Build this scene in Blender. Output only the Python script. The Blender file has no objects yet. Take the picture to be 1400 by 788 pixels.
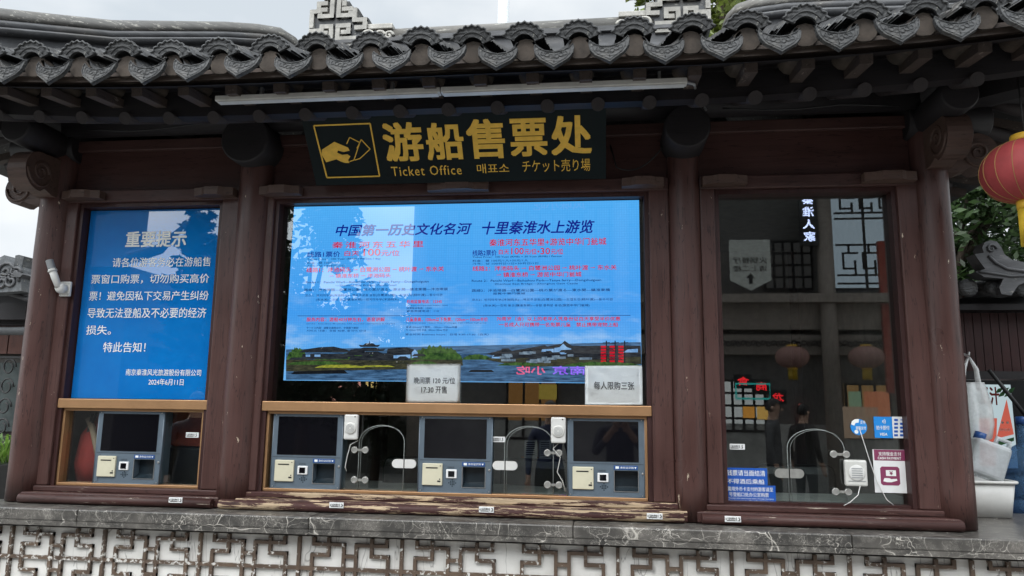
import bpy, bmesh, math, random
from mathutils import Vector, Matrix
random.seed(7)
PI = math.pi
SC = bpy.context.scene
COL = SC.collection

# ------------------------------------------------------------------ camera
CAM = Vector((0.0, -3.6, 1.6))
ROT = Matrix(((0.99297309, 0.11761843, 0.01305157),
              (0.00596113, -0.15986214, 0.98712135),
              (0.11819012, -0.98010714, -0.15943994)))          # world -> camera
cd = bpy.data.cameras.new('camera'); cam = bpy.data.objects.new('camera', cd); COL.objects.link(cam)
cam.matrix_world = Matrix.Translation(CAM) @ ROT.transposed().to_4x4()
cd.sensor_width = 36; cd.lens = 36 * 1000 / 1400; cd.clip_start = 0.05; cd.clip_end = 900
SC.camera = cam

# ------------------------------------------------------------------ overcast sky
w = bpy.data.worlds.new('World'); SC.world = w; w.use_nodes = True
nt = w.node_tree; N = nt.nodes; N.clear()
def lk(a, b): nt.links.new(a, b)
SUN_EL, SUN_AZ = math.radians(52), math.radians(200)     # sun behind the viewer, hidden by cloud
out = N.new('ShaderNodeOutputWorld'); bg = N.new('ShaderNodeBackground'); bg.inputs[1].default_value = 0.1
sky = N.new('ShaderNodeTexSky'); sky.sky_type = 'NISHITA'; sky.sun_disc = False
sky.sun_elevation = SUN_EL; sky.sun_rotation = SUN_AZ
tc = N.new('ShaderNodeTexCoord')
nz = N.new('ShaderNodeTexNoise'); nz.inputs['Scale'].default_value = 2.6; nz.inputs['Detail'].default_value = 5
mp = N.new('ShaderNodeMapping'); mp.inputs['Scale'].default_value = (1, 1, 2.2); mp.inputs['Location'].default_value = (.3, .1, .4)
lk(tc.outputs['Generated'], mp.inputs[0]); lk(mp.outputs[0], nz.inputs['Vector'])
cr = N.new('ShaderNodeValToRGB')
cr.color_ramp.elements[0].position = .38; cr.color_ramp.elements[0].color = (.64, .70, .75, 1)
cr.color_ramp.elements[1].position = .60; cr.color_ramp.elements[1].color = (.92, .945, .96, 1)
lk(nz.outputs['Fac'], cr.inputs[0])
sd = Vector((math.sin(SUN_AZ) * math.cos(SUN_EL), math.cos(SUN_AZ) * math.cos(SUN_EL), math.sin(SUN_EL)))
dt = N.new('ShaderNodeVectorMath'); dt.operation = 'DOT_PRODUCT'; dt.inputs[1].default_value = sd
lk(tc.outputs['Generated'], dt.inputs[0])
br = N.new('ShaderNodeMapRange'); br.interpolation_type = 'SMOOTHSTEP'
br.inputs['From Min'].default_value = 0.1; br.inputs['From Max'].default_value = 1.0
br.inputs['To Min'].default_value = 6.9; br.inputs['To Max'].default_value = 27.0
lk(dt.outputs['Value'], br.inputs[0])
sc_ = N.new('ShaderNodeVectorMath'); sc_.operation = 'SCALE'; lk(cr.outputs[0], sc_.inputs[0]); lk(br.outputs[0], sc_.inputs['Scale'])
mx = N.new('ShaderNodeMix'); mx.data_type = 'RGBA'; mx.inputs[0].default_value = .93
lk(sky.outputs[0], mx.inputs[6]); lk(sc_.outputs[0], mx.inputs[7]); lk(mx.outputs[2], bg.inputs[0]); lk(bg.outputs[0], out.inputs[0])
sl = bpy.data.lights.new('sun', 'SUN'); sl.energy = 1.0; sl.angle = math.radians(40); sl.color = (1, .97, .92)
so = bpy.data.objects.new('sun', sl); COL.objects.link(so)
so.rotation_euler = (-sd).to_track_quat('-Z', 'Y').to_euler(); so.location = (0, -10, 20)
vs = SC.view_settings; vs.view_transform = 'Standard'; vs.look = 'None'; vs.exposure = 0.70; vs.gamma = 1; vs.use_curve_mapping = False
SC.render.engine = 'CYCLES'; SC.cycles.use_denoising = True
SC.cycles.max_bounces = 8; SC.cycles.transparent_max_bounces = 24; SC.cycles.caustics_reflective = False; SC.cycles.caustics_refractive = False
SC.cycles.sample_clamp_indirect = 8

def at(px, py, y=0.0):
    """point where the photograph's pixel (1400 wide) meets the upright plane at depth y"""
    d = ROT.transposed() @ Vector((px - 700, -(py - 394), -1000))
    return CAM + d * ((y - CAM.y) / d.y)

# ------------------------------------------------------------------ materials
def nodes(name):
    m = bpy.data.materials.new(name); m.use_nodes = True
    t = m.node_tree; t.nodes.clear()
    o = t.nodes.new('ShaderNodeOutputMaterial'); p = t.nodes.new('ShaderNodeBsdfPrincipled')
    t.links.new(p.outputs[0], o.inputs[0])
    return m, t, p, o
def nn(t, kind, **kw):
    n = t.nodes.new(kind)
    for k, v in kw.items():
        if k in n.inputs: n.inputs[k].default_value = v
        else: setattr(n, k, v)
    return n
def coords(t, scale=(1, 1, 1), kind='Object'):
    c = nn(t, 'ShaderNodeTexCoord'); m = nn(t, 'ShaderNodeMapping'); m.inputs['Scale'].default_value = scale
    t.links.new(c.outputs[kind], m.inputs[0]); return m.outputs[0]
def ramp(t, fac, stops):
    r = nn(t, 'ShaderNodeValToRGB'); e = r.color_ramp.elements
    while len(e) < len(stops): e.new(.5)
    for i, (p, c) in enumerate(stops):
        e[i].position = p; e[i].color = (*c, 1) if len(c) == 3 else c
    t.links.new(fac, r.inputs[0]); return r.outputs[0]
def noise(t, vec, scale, detail=4, rough=.6, dist=0):
    n = nn(t, 'ShaderNodeTexNoise', Scale=scale, Detail=detail, Roughness=rough, Distortion=dist); t.links.new(vec, n.inputs['Vector'])
    return n.outputs['Fac']
def mixc(t, fac, a, b, mode='MIX'):
    m = nn(t, 'ShaderNodeMix', data_type='RGBA', blend_type=mode)
    for s, v in ((0, fac), (6, a), (7, b)):
        if isinstance(v, (int, float)): m.inputs[s].default_value = v
        elif isinstance(v, tuple): m.inputs[s].default_value = (*v, 1)
        else: t.links.new(v, m.inputs[s])
    return m.outputs[2]
def bump(t, p, h, strength=.3, dist=.01):
    b = nn(t, 'ShaderNodeBump', Strength=strength, Distance=dist); t.links.new(h, b.inputs['Height']); t.links.new(b.outputs[0], p.inputs['Normal'])
def k3(c, f): return tuple(min(1, x * f) for x in c)

def plain(name, c, rough=.5, metal=0, var=.18, scale=14, bmp=.08, coat=0, spec=.5):
    m, t, p, o = nodes(name); v = coords(t)
    n = noise(t, v, scale)
    t.links.new(ramp(t, n, [(.3, k3(c, 1 - var)), (.7, k3(c, 1 + var))]), p.inputs['Base Color'])
    p.inputs['Roughness'].default_value = rough; p.inputs['Metallic'].default_value = metal
    p.inputs['Specular IOR Level'].default_value = spec; p.inputs['Coat Weight'].default_value = coat; p.inputs['Coat Roughness'].default_value = .03
    if bmp: bump(t, p, noise(t, v, scale * 6), bmp, .004)
    return m
def glow(name, c, s=1.0):
    m, t, p, o = nodes(name); t.nodes.remove(p)
    e = nn(t, 'ShaderNodeEmission'); e.inputs[0].default_value = (*c, 1); e.inputs[1].default_value = s
    t.links.new(e.outputs[0], o.inputs[0]); return m
def schlick(t, f0):
    g = nn(t, 'ShaderNodeNewGeometry'); d = nn(t, 'ShaderNodeVectorMath', operation='DOT_PRODUCT')
    t.links.new(g.outputs['Normal'], d.inputs[0]); t.links.new(g.outputs['Incoming'], d.inputs[1])
    a = nn(t, 'ShaderNodeMath', operation='ABSOLUTE'); t.links.new(d.outputs['Value'], a.inputs[0])
    s = nn(t, 'ShaderNodeMath', operation='SUBTRACT'); s.inputs[0].default_value = 1; t.links.new(a.outputs[0], s.inputs[1])
    q = nn(t, 'ShaderNodeMath', operation='POWER'); q.inputs[1].default_value = 5; t.links.new(s.outputs[0], q.inputs[0])
    r = nn(t, 'ShaderNodeMath', operation='MULTIPLY_ADD'); r.inputs[1].default_value = 1 - f0; r.inputs[2].default_value = f0
    t.links.new(q.outputs[0], r.inputs[0]); return r.outputs[0]
def glazed(name, under, f0, c=(1, 1, 1), strength=1, tint=(.9, .95, .94), rough=.0):
    """under = 'clear' (see-through pane) or 'light' (lit display behind its glass front)"""
    m, t, p, o = nodes(name); t.nodes.remove(p)
    g = nn(t, 'ShaderNodeBsdfGlossy', Roughness=rough); g.inputs[0].default_value = (1, 1, 1, 1)
    if under == 'clear':
        b = nn(t, 'ShaderNodeBsdfTransparent'); b.inputs[0].default_value = (*tint, 1)
    else:
        b = nn(t, 'ShaderNodeEmission'); b.inputs[1].default_value = strength
        if callable(c): t.links.new(c(t), b.inputs[0])
        else: b.inputs[0].default_value = (*c, 1)
    x = nn(t, 'ShaderNodeMixShader'); t.links.new(schlick(t, f0), x.inputs[0]); t.links.new(b.outputs[0], x.inputs[1]); t.links.new(g.outputs[0], x.inputs[2])
    t.links.new(x.outputs[0], o.inputs[0]); return m

def wood(name, c, axis='z', chips=.0, rough=.45, chipc=(.62, .52, .40), crack=True):
    m, t, p, o = nodes(name)
    s = {'z': (16, 16, 1.2), 'x': (1.2, 16, 16), 'y': (16, 1.2, 16)}[axis]
    v = coords(t, s); v1 = coords(t)
    n = noise(t, v, 2.2, 6, .65); big = noise(t, v1, 2.5, 3)
    col = ramp(t, n, [(.28, k3(c, .72)), (.5, c), (.75, k3(c, 1.25))])
    col = mixc(t, ramp(t, big, [(.35, (0, 0, 0)), (.7, (.5, .5, .5))]), col, k3((c[0] * 1.25, c[1] * 1.2, c[2] * 1.2), 1.15))
    if crack:
        cn = noise(t, coords(t, tuple(x * .7 for x in s)), 3.1, 3, .5, .3)
        col = mixc(t, ramp(t, cn, [(.488, (0, 0, 0)), (.497, (.8, .8, .8)), (.503, (.8, .8, .8)), (.512, (0, 0, 0))]), col, k3(c, .35))
    if chips > 0:
        sx = {'z': (5, 5, 1.6), 'x': (.7, 8, 8), 'y': (5, 1.6, 5)}[axis]
        a = noise(t, coords(t, sx), 5.5, 8, .72)
        f = ramp(t, a, [(.69 - chips, (0, 0, 0)), (.705 - chips, (1, 1, 1))])
        tan = ramp(t, noise(t, v, 4, 5), [(.3, k3(chipc, .6)), (.6, chipc), (.8, k3(chipc, 1.25))])
        col = mixc(t, f, col, tan)
        bump(t, p, a, .35, .004)
    else:
        bump(t, p, n, .25, .004)
    t.links.new(col, p.inputs['Base Color'])
    p.inputs['Specular IOR Level'].default_value = .34
    t.links.new(ramp(t, big, [(.3, (rough - .1,) * 3), (.7, (rough + .15,) * 3)]), p.inputs['Roughness'])
    return m
def marble():
    m, t, p, o = nodes('dark_marble'); v = coords(t)
    base = ramp(t, noise(t, v, 5, 6, .6), [(.3, (.03, .029, .028)), (.5, (.065, .061, .056)), (.72, (.14, .13, .118))])
    for sc, wd, k in ((4, .0045, 1.0), (9, .0065, 1.0), (19, .010, .9), (40, .018, .55)):
        dn = nn(t, 'ShaderNodeTexNoise', Scale=sc * .8, Detail=3); t.links.new(v, dn.inputs['Vector'])
        ad = nn(t, 'ShaderNodeVectorMath', operation='MULTIPLY_ADD'); ad.inputs[1].default_value = (.34,) * 3
        t.links.new(dn.outputs['Color'], ad.inputs[0]); t.links.new(v, ad.inputs[2])
        vo = nn(t, 'ShaderNodeTexVoronoi', feature='DISTANCE_TO_EDGE', Scale=sc); t.links.new(ad.outputs[0], vo.inputs['Vector'])
        line = ramp(t, vo.outputs['Distance'], [(0, (k, k, k)), (wd * 2.2, (0, 0, 0))])
        msk = ramp(t, noise(t, v, sc * .6, 4), [(.46, (0, 0, 0)), (.56, (1, 1, 1))])
        base = mixc(t, mixc(t, 1.0, line, msk, 'MULTIPLY'), base, (.55, .52, .47))
    t.links.new(base, p.inputs['Base Color']); p.inputs['Roughness'].default_value = .32
    bump(t, p, noise(t, v, 60), .06, .002)
    return m
def fretpaint():
    m, t, p, o = nodes('peeling_fret_paint'); v = coords(t)
    a = noise(t, v, 42, 7, .7); big = noise(t, coords(t), 1.6, 2)
    ad = nn(t, 'ShaderNodeMath', operation='MULTIPLY_ADD'); ad.inputs[1].default_value = .30; t.links.new(big, ad.inputs[0]); t.links.new(a, ad.inputs[2])
    br_ = ramp(t, noise(t, v, 9), [(.3, (.06, .038, .026)), (.7, (.13, .088, .06))])
    col = mixc(t, ramp(t, ad.outputs[0], [(.735, (0, 0, 0)), (.755, (1, 1, 1))]), br_, (.58, .57, .54))
    t.links.new(col, p.inputs['Base Color']); p.inputs['Roughness'].default_value = .6
    bump(t, p, ad.outputs[0], .4, .004); return m
def plaster():
    m, t, p, o = nodes('stained_white_plaster'); v = coords(t)
    n = noise(t, v, 3.5, 6, .65); f = noise(t, coords(t, (6, 6, 1)), 5, 4)
    col = ramp(t, n, [(.3, (.62, .61, .58)), (.6, (.74, .73, .70)), (.8, (.80, .79, .77))])
    col = mixc(t, ramp(t, f, [(.60, (0, 0, 0)), (.80, (.35, .35, .35))]), col, (.48, .46, .42))
    sp = noise(t, v, 70, 2)
    col = mixc(t, ramp(t, sp, [(.73, (0, 0, 0)), (.77, (.6, .6, .6))]), col, (.28, .26, .24))
    cn = noise(t, coords(t, (3, 3, .5)), 1.7, 4, .6, .6)
    col = mixc(t, ramp(t, cn, [(.494, (0, 0, 0)), (.499, (.8, .8, .8)), (.501, (.8, .8, .8)), (.506, (0, 0, 0))]), col, (.2, .19, .18))
    t.links.new(col, p.inputs['Base Color']); p.inputs['Roughness'].default_value = .75
    bump(t, p, n, .2, .006); return m
def tilemat(name, c, relief=False, lichen=.1, stretch=(1, 1, 1)):
    m, t, p, o = nodes(name); v = coords(t, stretch)
    info = nn(t, 'ShaderNodeObjectInfo')
    n = noise(t, v, 16, 7, .7); b = noise(t, v, 4, 4)
    col = ramp(t, n, [(.3, k3(c, .55)), (.55, c), (.75, k3(c, 1.7))])
    hv = nn(t, 'ShaderNodeMapRange'); hv.inputs['To Min'].default_value = .7; hv.inputs['To Max'].default_value = 1.35
    t.links.new(info.outputs['Random'], hv.inputs[0])
    sc2 = nn(t, 'ShaderNodeVectorMath', operation='SCALE'); t.links.new(col, sc2.inputs[0]); t.links.new(hv.outputs[0], sc2.inputs['Scale'])
    col = mixc(t, ramp(t, b, [(.55, (0, 0, 0)), (.75, (.5, .5, .5))]), sc2.outputs[0], (.10, .085, .065))
    l = noise(t, v, 38, 6, .75)
    col = mixc(t, ramp(t, l, [(.70 - lichen, (0, 0, 0)), (.74 - lichen, (.75, .75, .75))]), col, (.34, .33, .29))
    t.links.new(col, p.inputs['Base Color']); p.inputs['Roughness'].default_value = .62
    if relief:
        wv = nn(t, 'ShaderNodeTexWave', wave_type='RINGS', Scale=17, Distortion=9, Detail=2); wv.inputs['Detail Scale'].default_value = 1.6
        t.links.new(v, wv.inputs['Vector']); bump(t, p, wv.outputs['Fac'], .5, .004)
    else: bump(t, p, n, .35, .005)
    return m

M = {}
BR = (.064, .031, .027)
M['post'] = wood('painted_post_wood', BR, 'z', .025, .36)
M['post_clean'] = wood('painted_jamb_wood', (.064, .031, .027), 'z', .02, .36)
M['beam'] = wood('painted_beam_wood', (.055, .028, .025), 'x', 0)
M['panel'] = wood('upper_panel_wood', (.055, .026, .023), 'x', 0)
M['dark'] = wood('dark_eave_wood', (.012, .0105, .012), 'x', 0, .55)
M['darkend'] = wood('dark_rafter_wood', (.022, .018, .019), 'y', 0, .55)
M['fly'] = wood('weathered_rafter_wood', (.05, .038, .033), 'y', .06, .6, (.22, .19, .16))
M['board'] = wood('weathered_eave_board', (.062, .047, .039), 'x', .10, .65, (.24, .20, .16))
M['inner'] = wood('dark_red_inner_frame', (.035, .014, .013), 'z', 0, .4)
M['sill'] = wood('peeling_sill_wood', (.050, .020, .018), 'x', .17, .55, (.50, .38, .25))
M['sill2'] = wood('chipped_sill_wood', (.052, .023, .020), 'x', .065, .5, (.48, .42, .34))
M['carve'] = wood('carved_bracket_wood', (.075, .047, .038), 'x', 0, .5)
M['marble'] = marble(); M['fret'] = fretpaint(); M['plaster'] = plaster()
M['tile'] = tilemat('grey_roof_tile', (.040, .041, .043)); M['tilerelief'] = tilemat('moulded_grey_tile', (.044, .046, .048), True, .06)
M['ridge'] = tilemat('dark_ridge_tile', (.07, .072, .077), False, .06, (.3, .6, 1.2)); M['ridgecap'] = tilemat('lichened_ridge_cap', (.10, .097, .09), False, .13, (.22, .6, 1.3))
M['orn'] = tilemat('pale_carved_tile', (.36, .35, .32), False, .12); M['orndark'] = tilemat('dark_tile_recess', (.07, .075, .08))
M['bronze'] = plain('bronze_metal', (.42, .24, .12), .38, .55, .12, 6, .03)
M['steel'] = plain('brushed_steel', (.55, .55, .54), .28, .9, .08, 20)
M['alu'] = plain('grey_aluminium', (.60, .60, .57), .5, .1, .14, 9)
M['black'] = plain('black_plastic', (.012, .012, .013), .4, 0, .2)
M['cable'] = plain('black_cable', (.01, .01, .011), .5)
M['whitep'] = plain('white_plastic', (.62, .62, .60), .35, 0, .06)
M['greyp'] = plain('grey_plastic', (.25, .26, .27), .45, 0, .1)
M['pane'] = glazed('clear_window_glass', 'clear', .095, tint=(.88, .92, .91))
M['signboard'] = plain('dark_green_lacquer', (.003, .008, .009), .45, 0, .25, 5, .05, .04, .10)
M['gold'] = plain('gold_paint', (.80, .48, .05), .5, 0, .12, 30, .05)
M['kiosk'] = plain('blue_grey_enamel', (.105, .140, .175), .42, .1, .08, 18, .03)
M['cream'] = plain('cream_plastic', (.60, .57, .43), .45, 0, .05)
M['screen'] = plain('black_glass_screen', (.004, .004, .006), .03, 0, .1, 5, 0, .0, .75)
M['hole'] = plain('black_recess', (.018, .028, .036), .25, 0, .3)
M['bluelabel'] = plain('blue_label', (.02, .075, .25), .3, 0, .08)
M['whiteink'] = plain('white_ink', (.80, .82, .80), .5, 0, .03, 14, 0)
M['blackink'] = plain('black_ink', (.015, .015, .016), .5, 0, .1, 14, 0)
M['paper'] = plain('white_paper', (.84, .87, .87), .35, 0, .06, 6, .15, .5)
M['stickw'] = plain('white_sticker', (.74, .75, .75), .35, 0, .04, 20, 0)
M['glassedge'] = plain('glass_edge', (.30, .33, .32), .2, 0, .1, 12, 0)
M['knob'] = plain('clear_plastic_knob', (.34, .34, .32), .15, .3, .15, 40, 0, .5)

# ------------------------------------------------------------------ mesh builder
def V3(*a): return Vector(a)
class MB:
    def __init__(s): s.bm = bmesh.new()
    def faces(s, vs, fs, smooth=False):
        b = [s.bm.verts.new(v) for v in vs]
        for f in fs:
            try: q = s.bm.faces.new([b[i] for i in f]); q.smooth = smooth
            except ValueError: pass
        return s
    def box(s, x0, x1, y0, y1, z0, z1, bev=0.0):
        tmp = bmesh.new(); bmesh.ops.create_cube(tmp, size=1)
        for v in tmp.verts: v.co = V3((x0 + x1) / 2 + v.co.x * (x1 - x0), (y0 + y1) / 2 + v.co.y * (y1 - y0), (z0 + z1) / 2 + v.co.z * (z1 - z0))
        if bev: bmesh.ops.bevel(tmp, geom=list(tmp.edges), offset=bev, segments=2, affect='EDGES', profile=.5)
        s.add(tmp); return s
    def add(s, tmp, mat=None):
        tmp.verts.index_update()
        vs = [v.co if mat is None else mat @ v.co for v in tmp.verts]
        b = [s.bm.verts.new(v) for v in vs]
        for f in tmp.faces:
            try: q = s.bm.faces.new([b[v.index] for v in f.verts]); q.smooth = f.smooth
            except ValueError: pass
        tmp.free(); return s
    def mesh(s, me, mat):
        b = [s.bm.verts.new(mat @ v.co) for v in me.vertices]
        for f in me.polygons:
            try: s.bm.faces.new([b[i] for i in f.vertices])
            except ValueError: pass
        return s
    def tube(s, pts, r, seg=10, caps=True, smooth=True):
        pts = [Vector(p) for p in pts]; n = len(pts)
        rr = r if isinstance(r, (list, tuple)) else [r] * n
        rings = []; up = None
        for i, p in enumerate(pts):
            d = (pts[min(i + 1, n - 1)] - pts[max(i - 1, 0)]).normalized()
            if up is None:
                up = V3(0, 0, 1) if abs(d.z) < .9 else V3(0, 1, 0)
            a = d.cross(up).normalized(); up = a.cross(d).normalized()
            rings.append([s.bm.verts.new(p + (a * math.cos(2 * PI * k / seg) + up * math.sin(2 * PI * k / seg)) * rr[i]) for k in range(seg)])
        for i in range(n - 1):
            for k in range(seg):
                f = s.bm.faces.new((rings[i][k], rings[i][(k + 1) % seg], rings[i + 1][(k + 1) % seg], rings[i + 1][k])); f.smooth = smooth
        if caps:
            s.bm.faces.new(rings[0][::-1]); s.bm.faces.new(rings[-1])
        return s
    def bar(s, a, b, wx, wz, up=(0, 0, 1)):
        a, b = Vector(a), Vector(b); d = (b - a).normalized(); r = d.cross(Vector(up)).normalized(); u = r.cross(d).normalized()
        vs = [p + r * i * wx / 2 + u * j * wz / 2 for p in (a, b) for i, j in ((-1, -1), (1, -1), (1, 1), (-1, 1))]
        return s.faces(vs, [(3, 2, 1, 0), (4, 5, 6, 7), (0, 1, 5, 4), (1, 2, 6, 5), (2, 3, 7, 6), (3, 0, 4, 7)])
    def lathe(s, prof, c, seg=24, axis='z', smooth=True, rfun=None):
        c = Vector(c); rings = []
        for r, h in prof:
            ring = []
            for k in range(seg):
                a = 2 * PI * k / seg; q = r * (rfun(a) if rfun else 1)
                u, v = q * math.cos(a), q * math.sin(a)
                ring.append(s.bm.verts.new(c + {'z': V3(u, v, h), 'y': V3(u, -h, v), 'x': V3(h, u, v)}[axis]))
            rings.append(ring)
        for i in range(len(rings) - 1):
            for k in range(seg):
                f = s.bm.faces.new((rings[i][k], rings[i][(k + 1) % seg], rings[i + 1][(k + 1) % seg], rings[i + 1][k])); f.smooth = smooth
        s.bm.faces.new(rings[0][::-1]); s.bm.faces.new(rings[-1]); return s
    def prism(s, poly, o, ax, ay, depth):
        """outline poly (2D) in the frame o + ax*u + ay*v, thickened along depth"""
        o, ax, ay, depth = Vector(o), Vector(ax), Vector(ay), Vector(depth); n = len(poly)
        f = [s.bm.verts.new(o + ax * u + ay * v) for u, v in poly]; b = [s.bm.verts.new(v.co + depth) for v in f]
        s.bm.faces.new(f); s.bm.faces.new(b[::-1])
        for i in range(n): s.bm.faces.new((f[i], b[i], b[(i + 1) % n], f[(i + 1) % n]))
        return s
    def wall(s, poly, y0, y1): return s.prism(poly, (0, y0, 0), (1, 0, 0), (0, 0, 1), (0, y1 - y0, 0))
    def build(s, name, mat, parent=None, smooth_angle=None):
        bmesh.ops.recalc_face_normals(s.bm, faces=list(s.bm.faces))
        me = bpy.data.meshes.new(name); o = bpy.data.objects.new(name, me)
        if parent is None:
            co = [v.co for v in s.bm.verts]
            off = V3((min(c.x for c in co) + max(c.x for c in co)) / 2, (min(c.y for c in co) + max(c.y for c in co)) / 2, min(c.z for c in co))
            o.location = off
        else:
            off = root_loc(parent); o.parent = parent
        bmesh.ops.translate(s.bm, verts=list(s.bm.verts), vec=-off)
        s.bm.to_mesh(me); s.bm.free(); COL.objects.link(o)
        if mat is not None: me.materials.append(M[mat] if isinstance(mat, str) else mat)
        return o
def root_loc(o):
    l = Vector(o.location)
    while o.parent: o = o.parent; l += o.location
    return l
def tag(o, label=None, cat=None, group=None, kind=None):
    for k, v in (('label', label), ('category', cat), ('group', group), ('kind', kind)):
        if v: o[k] = v
    return o
def thing(name, loc, label, cat, group=None):
    o = bpy.data.objects.new(name, None); o.empty_display_size = .1; COL.objects.link(o); o.location = loc
    return tag(o, label, cat, group)
KIDS = {}
def dup(root, loc, label, rotz=0, group=None):
    kids = {}
    for o in bpy.data.objects:
        if o.parent: kids.setdefault(o.parent, []).append(o)
    def cp(o, par):
        c = o.copy(); COL.objects.link(c)
        if par: c.parent = par
        for ch in kids.get(o, []): cp(ch, c)
        return c
    r = cp(root, None); r.location = loc; r.rotation_euler = (0, 0, rotz); r['label'] = label
    if group: r['group'] = group
    return r

# lettering: the built-in font, turned into mesh and fitted to a box
def textmesh(body, bold=0.0, shear=0.0, space=1.0):
    c = bpy.data.curves.new('lettering', 'FONT'); c.body = body; c.size = 1; c.offset = bold; c.shear = shear; c.space_character = space; c.resolution_u = 2
    o = bpy.data.objects.new('lettering', c); COL.objects.link(o)
    bpy.context.view_layer.update()
    me = bpy.data.meshes.new_from_object(o.evaluated_get(bpy.context.evaluated_depsgraph_get()))
    bpy.data.objects.remove(o); bpy.data.curves.remove(c)
    return me
def put(mb, body, o, ax, ay, w, h, bold=0.0, shear=0.0, space=1.0):
    """ink box of the text = o + ax*(0..w) + ay*(0..h); bold thickens the strokes by laying the glyphs side by side"""
    me = textmesh(body, 0, shear, space); o, ax, ay = Vector(o), Vector(ax), Vector(ay)
    xs = [v.co.x for v in me.vertices]; ys = [v.co.y for v in me.vertices]
    if not xs: return
    x0, y0 = min(xs), min(ys); sx = (w - bold * h * 2) / max(1e-6, max(xs) - x0); sy = (h - bold * h * 2) / max(1e-6, max(ys) - y0)
    nz_ = ax.cross(ay); b = bold * h
    spots = [(0, 0)] if bold == 0 else [(-b, 0), (b, 0)] if bold < .012 else [(-b, 0), (b, 0), (0, b), (0, -b)] if bold < .018 else [(-b, -b), (b, -b), (-b, b), (b, b), (0, 0), (0, -b), (0, b), (-b, 0), (b, 0)]
    for i, (dx, dy) in enumerate(spots):
        m = Matrix.Translation(o + ax * (b + dx) + ay * (b + dy) + nz_ * (i * .00005)) @ Matrix(((*ax, 0), (*ay, 0), (*nz_, 0), (0, 0, 0, 1))).transposed() @ Matrix.Diagonal((sx, sy, 1, 1)) @ Matrix.Translation((-x0, -y0, 0))
        mb.mesh(me, m)
    bpy.data.meshes.remove(me)
X, Z = V3(1, 0, 0), V3(0, 0, 1)
def putpx(mb, body, x0, y0, x1, y1, y, **kw):
    """text whose ink covers the photo box x0,y0-x1,y1 (left edge, right edge) on the upright plane y"""
    ym = (y0 + y1) / 2; xm = (x0 + x1) / 2
    a = at(x0, ym, y); b = at(x1, ym, y); h = at(xm, y0, y).z - at(xm, y1, y).z
    put(mb, body, (a.x, y, at(xm, y1, y).z), X, Z, b.x - a.x, h, **kw)

# ================================================================== SETTING
g = MB(); g.faces([(-300, -300, 0), (300, -300, 0), (300, 300, 0), (-300, 300, 0)], [(0, 1, 2, 3)])
def paving():
    m, t, p, o = nodes('grey_stone_paving'); v = coords(t)
    b = nn(t, 'ShaderNodeTexBrick', Scale=1.0); b.inputs['Brick Width'].default_value = .6; b.inputs['Row Height'].default_value = .3; b.inputs['Mortar Size'].default_value = .008
    b.inputs['Color1'].default_value = (.27, .265, .25, 1); b.inputs['Color2'].default_value = (.33, .32, .30, 1); b.inputs['Mortar'].default_value = (.08, .08, .075, 1)
    t.links.new(v, b.inputs['Vector'])
    t.links.new(mixc(t, .5, b.outputs[0], ramp(t, noise(t, v, 3, 6), [(.3, (.5, .5, .5)), (.7, (1, 1, 1))]), 'MULTIPLY'), p.inputs['Base Color'])
    p.inputs['Roughness'].default_value = .7; return m
tag(g.build('ground', paving()), kind='structure')

# ================================================================== TICKET OFFICE
B = thing('ticket_office', (-0.7, 1.2, 0), 'dark wooden ticket office with grey tiled eaves and white fretwork base', 'building')
XL, X2, X3, XR = -2.97, -1.82, 0.42, 1.58             # post axes
def post(x, y, r, z0=1.09, z1=3.05):
    m = MB(); pr = []
    for i in range(13):
        h = z0 + (z1 - z0) * i / 12
        pr.append((r * (1 + .012 * math.sin(i * 2.1 + x * 3)), h))
    m.lathe(pr, (x, y, 0), 28); return m.build('post', 'post', B)
for x, r in ((XL, .088), (X2, .088), (X3, .078), (XR, .080)):
    post(x, .0, r)
    post(x, 2.4, r, .0)
# marble counter and white base wall with its fret
m = MB()
xs = [-3.62, -2.48, -1.33, -.12, 1.05, 2.2, 3.3]
for a, b in zip(xs, xs[1:]):
    m.box(a + .0012, b - .0012, -.25, .62 if a > 1 else .02, 1.03, 1.085, .006)
    m.box(a + .0012, b - .0012, -.2485, .60 if a > 1 else .0, 1.007, 1.0297)
m.build('counter', 'marble', B)
m = MB(); m.box(-3.5, 3.2, -.16, .03, 0, .985); base = m.build('base_wall', 'plaster', B)
mm = MB(); mm.box(-3.45, 3.15, -.118, .02, .9855, 1.0045); mm.build('painted_shade_strip', 'black', base)  # set-back strip coloured black to stand in for the shade under the counter
f = MB(); PT = .4914; bw = .0155; fy0, fy1 = -.178, -.1605
def fb(u0, v0, u1, v1, X0):
    """one fret bar; u across the bay, v = 1 at the counter, 0 on the midline"""
    zm, ht = .845, .16
    a, b = X0 + u0 * PT, X0 + u1 * PT; c, d = zm + v0 * ht, zm + v1 * ht
    a, b = min(a, b), max(a, b); c, d = min(c, d), max(c, d)
    q = .0004 * random.random()
    f.box(a - bw / 2, b + bw / 2, fy0 - q + (0 if b - a < .001 else .0007), fy1, c - bw / 2, min(.9845, d + bw / 2))
half = [(.145, 1, .145, .68), (.29, 1, .29, .38), (.145, .68, .44, .68), (.44, .68, .44, 0), (.13, .38, .29, .38), (.13, .38, .13, 0)]
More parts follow.
